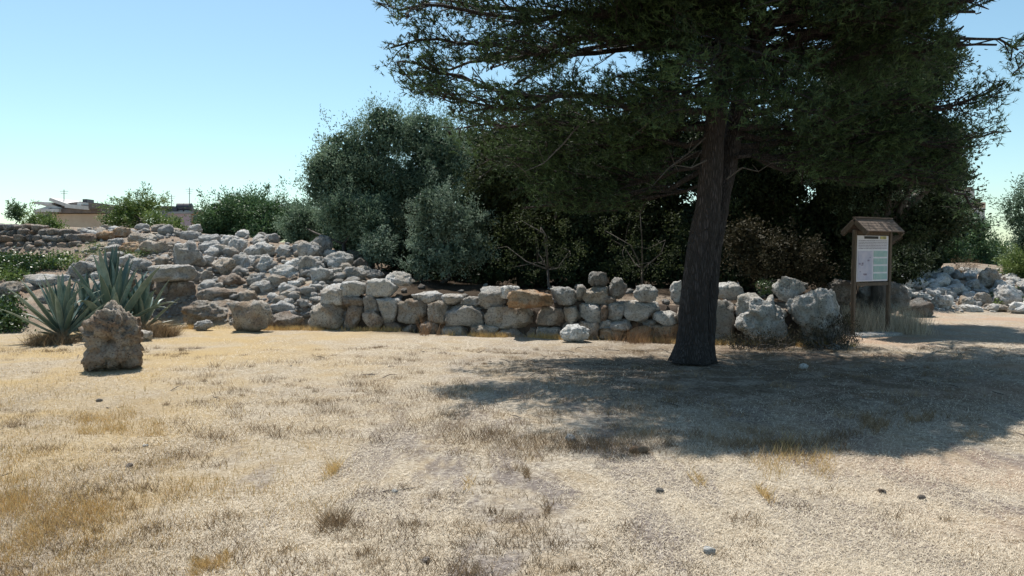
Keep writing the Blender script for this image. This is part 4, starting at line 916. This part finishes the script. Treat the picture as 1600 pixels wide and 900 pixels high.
def straw():
    rg = np.random.default_rng(55)
    x, y, px, py = screen_pts(420000, rg, pw=.85); z = height(x, y)
    m_ = fbm(np.stack([x * 1.6, y * .56, x * 0], 1), 41, 4)         # bare soil patches
    tr_ = np.clip(1 - (np.hypot(x - 3.2, y - 9.9) - 1.5) / 3.2, 0, 1) * .75  # thins the straw over the painted pine shade and litter
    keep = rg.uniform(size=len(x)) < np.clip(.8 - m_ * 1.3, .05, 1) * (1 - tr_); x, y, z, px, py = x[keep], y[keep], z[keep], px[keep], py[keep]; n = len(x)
    far = np.clip((y - 3) / 10, 0, 1); Hh = rg.uniform(.004, .022, n) * (1 + far); L = rg.uniform(.012, .038, n) * (1 + far * 1.0)
    a = rg.uniform(0, 6.283, n); d = np.stack([np.cos(a) * L, np.sin(a) * L, Hh * rg.uniform(.1, 1, n)], 1); c = np.stack([x, y, z + rg.uniform(0, .01, n)], 1)
    s = np.stack([-np.sin(a), np.cos(a), np.zeros(n)], 1) * (.0012 + .0022 * far)[:, None]
    V = np.stack([c - s, c + s, c + d], 1).reshape(-1, 3); left = np.clip((300 - px) / 500, 0, .45)
    tint = np.clip(rg.normal(.62, .28, n) - left, 0, 1)
    tag(link('straw_litter', mesh_np('straw_litter', V, np.arange(n * 3).reshape(-1, 3), M['straw'], tint=np.repeat(tint, 3))), 'short dry straw covering the lawn', 'straw', kind='stuff')
    # golden standing grass, mostly left foreground
    x, y, px, py = screen_pts(230000, rg, x1=900, pw=.75); z = height(x, y); m_ = fbm(np.stack([x * 1.1, y * .8, x * 0], 1), 61, 4)
    pr = np.clip(1.05 - px / 560, 0, .9) * np.clip((py - 545) / 200, .15, 1.3) * np.clip(.40 + .6 * fbm(np.stack([x * 4, y * 2.4, x * 0], 1), 62, 3) + m_ * .08, .10, .85); k = rg.uniform(size=len(x)) < pr; x, y, z, px = x[k], y[k], z[k], px[k]; n = len(x)
    C = np.stack([x, y, z], 1); V, Fc, T = blades(C, rg.uniform(.015, .075, n) * np.clip(.75 + m_[k] * .3, .5, 1.2), .0028 + .0003 * y, .45, rg, np.clip(rg.normal(.5, .25, n), 0, 1))
    tag(link('golden_grass', mesh_np('golden_grass', V, Fc, M['gold'], tint=T)), 'golden dry grass standing in patches on the left of the lawn', 'grass', kind='stuff')
    # brown tufts
    cx, cy, tp, tpy = screen_pts(3000, rg, y0=545, y1=930, pw=1.7); w = np.clip(fbm(np.stack([cx * .8, cy * .5, cx * 0], 1), 71, 3) * .8 + .08, 0, 1)
    w = np.maximum(w, (np.exp(-((tpy - 700) / 16) ** 2) * (tp > 680) * (tp < 1320) * .9)); w = np.maximum(w, np.exp(-((tpy - 625) / 30) ** 2) * (tp > 250) * (tp < 600) * .9); k = rg.uniform(size=len(cx)) < w; cx, cy = cx[k], cy[k]
    e_ = rg.uniform(690, 1330, 90); ey = rg.normal(699, 8, 90) + np.where(e_ < 800, -12, 0); f_ = rg.uniform(280, 1060, 150); fy = rg.uniform(560, 690, 150)
    g_ = rg.uniform(840, 1560, 60); gy_ = rg.uniform(570, 690, 60); e_ = np.concatenate([e_, f_, g_]); ey = np.concatenate([ey, fy, gy_]); cx = np.concatenate([cx, (e_ - 800) / F * gd(ey)]); cy = np.concatenate([cy, gd(ey)])
    per = 45; r = rg.uniform(.025, .12, len(cx)); hh = rg.uniform(.02, .07, len(cx)); hh[-300:] = rg.uniform(.05, .13, 300); r[-300:] = rg.uniform(.05, .14, 300); X = np.repeat(cx, per) + rg.normal(size=len(cx) * per) * np.repeat(r, per); Y = np.repeat(cy, per) + rg.normal(size=len(cx) * per) * np.repeat(r, per) * .7
    V, Fc, T = blades(np.stack([X, Y, height(X, Y)], 1), np.repeat(hh, per) * rg.uniform(.4, 1.2, len(X)), .004, .7, rg, np.clip(np.repeat(rg.uniform(.1, .8, len(cx)), per) + rg.normal(0, .15, len(X)), 0, 1))
    tag(link('dry_weeds', mesh_np('dry_weeds', V, Fc, M['drybrown'], tint=T)), 'low brown dry weeds scattered over the lawn', 'weeds', kind='stuff')
    # fringe along the wall foot
    px = rg.uniform(230, 1340, 26000); D = np.interp(px, wall_line_px, wall_line_D) - rg.uniform(-.12, .16, len(px)); x = (px - 800) / F * D; k = rg.uniform(size=len(px)) < np.clip(fbm(np.stack([px / 28, px * 0, px * 0], 1), 6, 3) + .45, .05, 1); x, D, px = x[k], D[k], px[k]
    V, Fc, T = blades(np.stack([x, D, height(x, D)], 1), rg.uniform(.03, .13, len(x)), .006, .45, rg, np.clip(rg.normal(.55, .25, len(x)), 0, 1))
    tag(link('wall_foot_grass', mesh_np('wall_foot_grass', V, Fc, M['gold'], tint=T)), 'dry yellow grass along the foot of the stones', 'grass', kind='stuff')
straw()
def twigs():
    rg = np.random.default_rng(91); mb = MB()
    for i in range(170):
        a = rg.uniform(0, 6.28); r = abs(rg.normal()) * 2.6 + .3; x, y = 2.7 + math.cos(a) * r * 1.3, 10.4 + math.sin(a) * r
        if y > 12.3: continue
        b = rg.uniform(0, 3.14); l = rg.uniform(.06, .28); z = H(x, y) + .01; d = np.array([math.cos(b) * l, math.sin(b) * l, rg.uniform(0, .03)])
        mb.tube([(x, y, z), np.array([x, y, z]) + d * .5 + rg.normal(size=3) * .012, np.array([x, y, z]) + d], [.005, .005, .002], 4, cap=False)
    tag(mb.build('fallen_twigs', M['grey_bark']), 'small fallen twigs lying under the pine', 'twigs', kind='stuff')
twigs()
def patch(name, label, cat, rect, mat, n, hr, seed, D=None, wd=.006, lean=.5, dspread=.25, group=None, parent_kind=None):
    rg = np.random.default_rng(seed); x0, y0, x1, y1 = rect
    if D is None: D = gd(y1)
    cen = P((x0 + x1) / 2, y1, D); wx = (x1 - x0) * D / F / 2; cl = rg.uniform(-1, 1, max(3, n // 60)); X = cen.x + (cl[rg.integers(len(cl), size=n)] * .85 + rg.normal(size=n) * .10) * wx; Y = D + rg.normal(size=n) * dspread * .6; Z = height(X, Y); top = (y1 - y0) * D / F
    V, Fc, T = blades(np.stack([X, Y, Z], 1), top * (hr + (1 - hr) * rg.uniform(0, 1, n) ** 1.8), wd, lean, rg, np.clip(rg.normal(.5, .28, n), 0, 1)); z0 = H(cen.x, D)
    t = thing(name, label, cat, (cen.x, D, z0), group=group); tag(link('stems', mesh_np('stems', V - np.array([cen.x, D, z0]), Fc, M[mat], tint=T), t), kind='stuff'); return t
patch('rusty_grass', 'rust-red dry grass before the wall left of the pine trunk', 'grass', (950, 498, 1062, 535), 'dryred', 900, .08, 1, 13.2, .005)
patch('rusty_grass', 'orange dry grass tuft growing against the wall under the long capstones', 'grass', (655, 478, 695, 524), 'dryred', 260, .08, 2, 14.4, .005)
def brush(label, ells, mat, seed, nsub, per, L=.05, Wd=.012, base=None, name='dry_bush', cat='dry bush'):
    rg = np.random.default_rng(seed); c0 = np.mean([c for c, r in ells], 0); b = np.array([c0[0], c0[1], H(c0[0], c0[1])]); t = thing(name, label, cat, b)
    o, subs = crown_mesh('twigs', ells, M[mat], rg, nsub, per, L, Wd, .12, 0, parent=t, origin=b, upb=.5); tag(o, kind='stuff'); mb = MB()
    for q in subs[:140]:
        g = np.array([q[0] * .7 + c0[0] * .3 + rg.normal() * .1, q[1], b[2]]); mb.tube([g - b, (g + q) / 2 - b + rg.normal(size=3) * .05, q - b], [.006, .005, .003], 3, cap=False)
    tag(mb.build('stems', M['grey_bark'], t), kind='stuff')
brush('brown dry brush in front of the large domed boulder', [E(1280,530,38,17,12.2,.25), E(1312,510,18,24,12.4,.2), E(1325,522,16,18,12.6,.2)], 'bramble', 3, 110, 22)
brush('low brown brush along the foot of the large craggy boulder', [E(1165,531,38,11,12.3,.2), E(1215,533,34,10,12.2,.2)], 'bramble', 4, 80, 20)
patch('straw_clump', 'tall straw-coloured grass growing around the board posts', 'grass', (1318, 470, 1445, 522), 'straw', 3600, .3, 5, 14.9, .007, .35, .4)
brush('tangled brown dead brush on top of the white rubble', [E(1508,418,18,15,24.2,.3)], 'drybrown', 6, 45, 30)
patch('dry_bush', 'brown dry clump on the grass between the agave and ruined pillar', 'dry bush', (222, 500, 275, 530), 'drybrown', 2600, .2, 7, 14.0, .008, .9)
patch('dry_bush', 'reddish dry litter mound at the foot of the spiky agave', 'dry bush', (45, 515, 120, 542), 'drybrown', 2200, .2, 8, 13.1, .008, .9)
def field(label, rect, mat, n, hgt, seed, name='grass_patch'):
    rg = np.random.default_rng(seed); x0, y0, x1, y1 = rect; k = 9; cx = rg.uniform(x0, x1, k); cy = rg.uniform(y0, y1, k); q = rg.integers(k, size=n)
    px = cx[q] + rg.normal(size=n) * (x1 - x0) * .09; py = np.minimum(cy[q] + rg.normal(size=n) * (y1 - y0) * .14, y1 + 4); D = gd(py); X = (px - 800) / F * D; b = np.array([X.mean(), D.mean(), 0]); b[2] = H(b[0], b[1])
    V, Fc, T = blades(np.stack([X, D, height(X, D)], 1), hgt * rg.uniform(.3, 1, n), .004, .6, rg, np.clip(rg.normal(.5, .28, n), 0, 1)); t = thing(name, label, 'grass', b)
    tag(link('stems', mesh_np('stems', V - b, Fc, M[mat], tint=T), t), kind='stuff')
for i, (r, mt, lb, n) in enumerate([((495, 775, 578, 818), 'drybrown', 'widest brown dry tuft in the left foreground lawn', 420), ((480, 700, 540, 735), 'gold', 'tall thin olive-yellow tuft behind the widest brown tuft', 220),
    ((1188, 752, 1214, 778), 'gold', 'small tawny tuft with dark base in the right centre lawn', 200), ((1078, 733, 1104, 754), 'gold', 'small yellow tuft just in front of the pine shadow', 160),
    ((812, 722, 836, 740), 'drybrown', 'small reddish tuft left of the shadow front edge', 160), ((850, 780, 880, 800), 'drybrown', 'tiny brown tuft in the middle foreground', 90),
    ((725, 735, 755, 758), 'gold', 'thin upright yellow tuft in the centre lawn', 60)]):
    patch('grass_tuft', lb, 'grass', r, mt, n, .2, 20 + i, wd=.0045, lean=.8, dspread=.14)
field('pale patch of standing grass at the front edge of the shadow', (1178, 698, 1300, 750), 'gold', 1100, .09, 1)
field('olive-yellow grass cushion at the bottom left foreground', (290, 868, 358, 900), 'gold', 1100, .05, 2)
field('brown weed cushion at the right end of the shadow edge', (1350, 655, 1400, 682), 'drybrown', 600, .10, 3)
field('sunlit brown weed on the right shadow border', (1420, 650, 1462, 664), 'drybrown', 320, .10, 4)
field('broad golden grass patch below the standing stone', (120, 640, 262, 676), 'gold', 2200, .06, 5)
# small stones and droppings on the lawn
for i, (r, mt, lb) in enumerate([((657, 872, 674, 886), 'rock_brown', 'dark pebble with pale top at the bottom centre'), ((1023, 762, 1038, 772), 'rock_dark', 'dark pebble left of the tawny tuft'),
    ((1373, 760, 1384, 771), 'rock_brown', 'brown pebble on the right lawn, left of a darker one'), ((1433, 772, 1447, 782), 'rock_dark', 'blackish pebble rightmost on the lawn'), ((1099, 855, 1118, 872), 'rock_white', 'white pebble at the bottom right of centre'),
    ((883, 680, 902, 692), 'rock_white', 'pale stone inside the front of the pine shadow'), ((983, 694, 1013, 710), 'rock_orange', 'flat pinkish stone at the front edge of the shadow'), ((1248, 566, 1262, 576), 'rock_white', 'small pale stone in the shade right of the trunk'),
    ((223, 692, 232, 698), 'rock_white', 'tiny white pebble on the golden left lawn'), ((1290, 536, 1312, 546), 'rock_white', 'pale flat rock on the ground left of the board'), ((150, 624, 160, 630), 'rock_dark', 'dark pebble below the standing stone'),
    ((196, 722, 208, 731), 'rock_brown', 'brown clod on the left lawn'), ((612, 762, 622, 770), 'rock_grey', 'grey pebble on the pale centre lawn')]):
    D = gd(r[3]); o = boulder(r, lb, mt, D=D, name='pebble', cat='pebble'); o.location.z = H(o.location.x, o.location.y) + o.dimensions.z * .25
S.render.engine = 'CYCLES'
S.render.resolution_x = 1024; S.render.resolution_y = 576
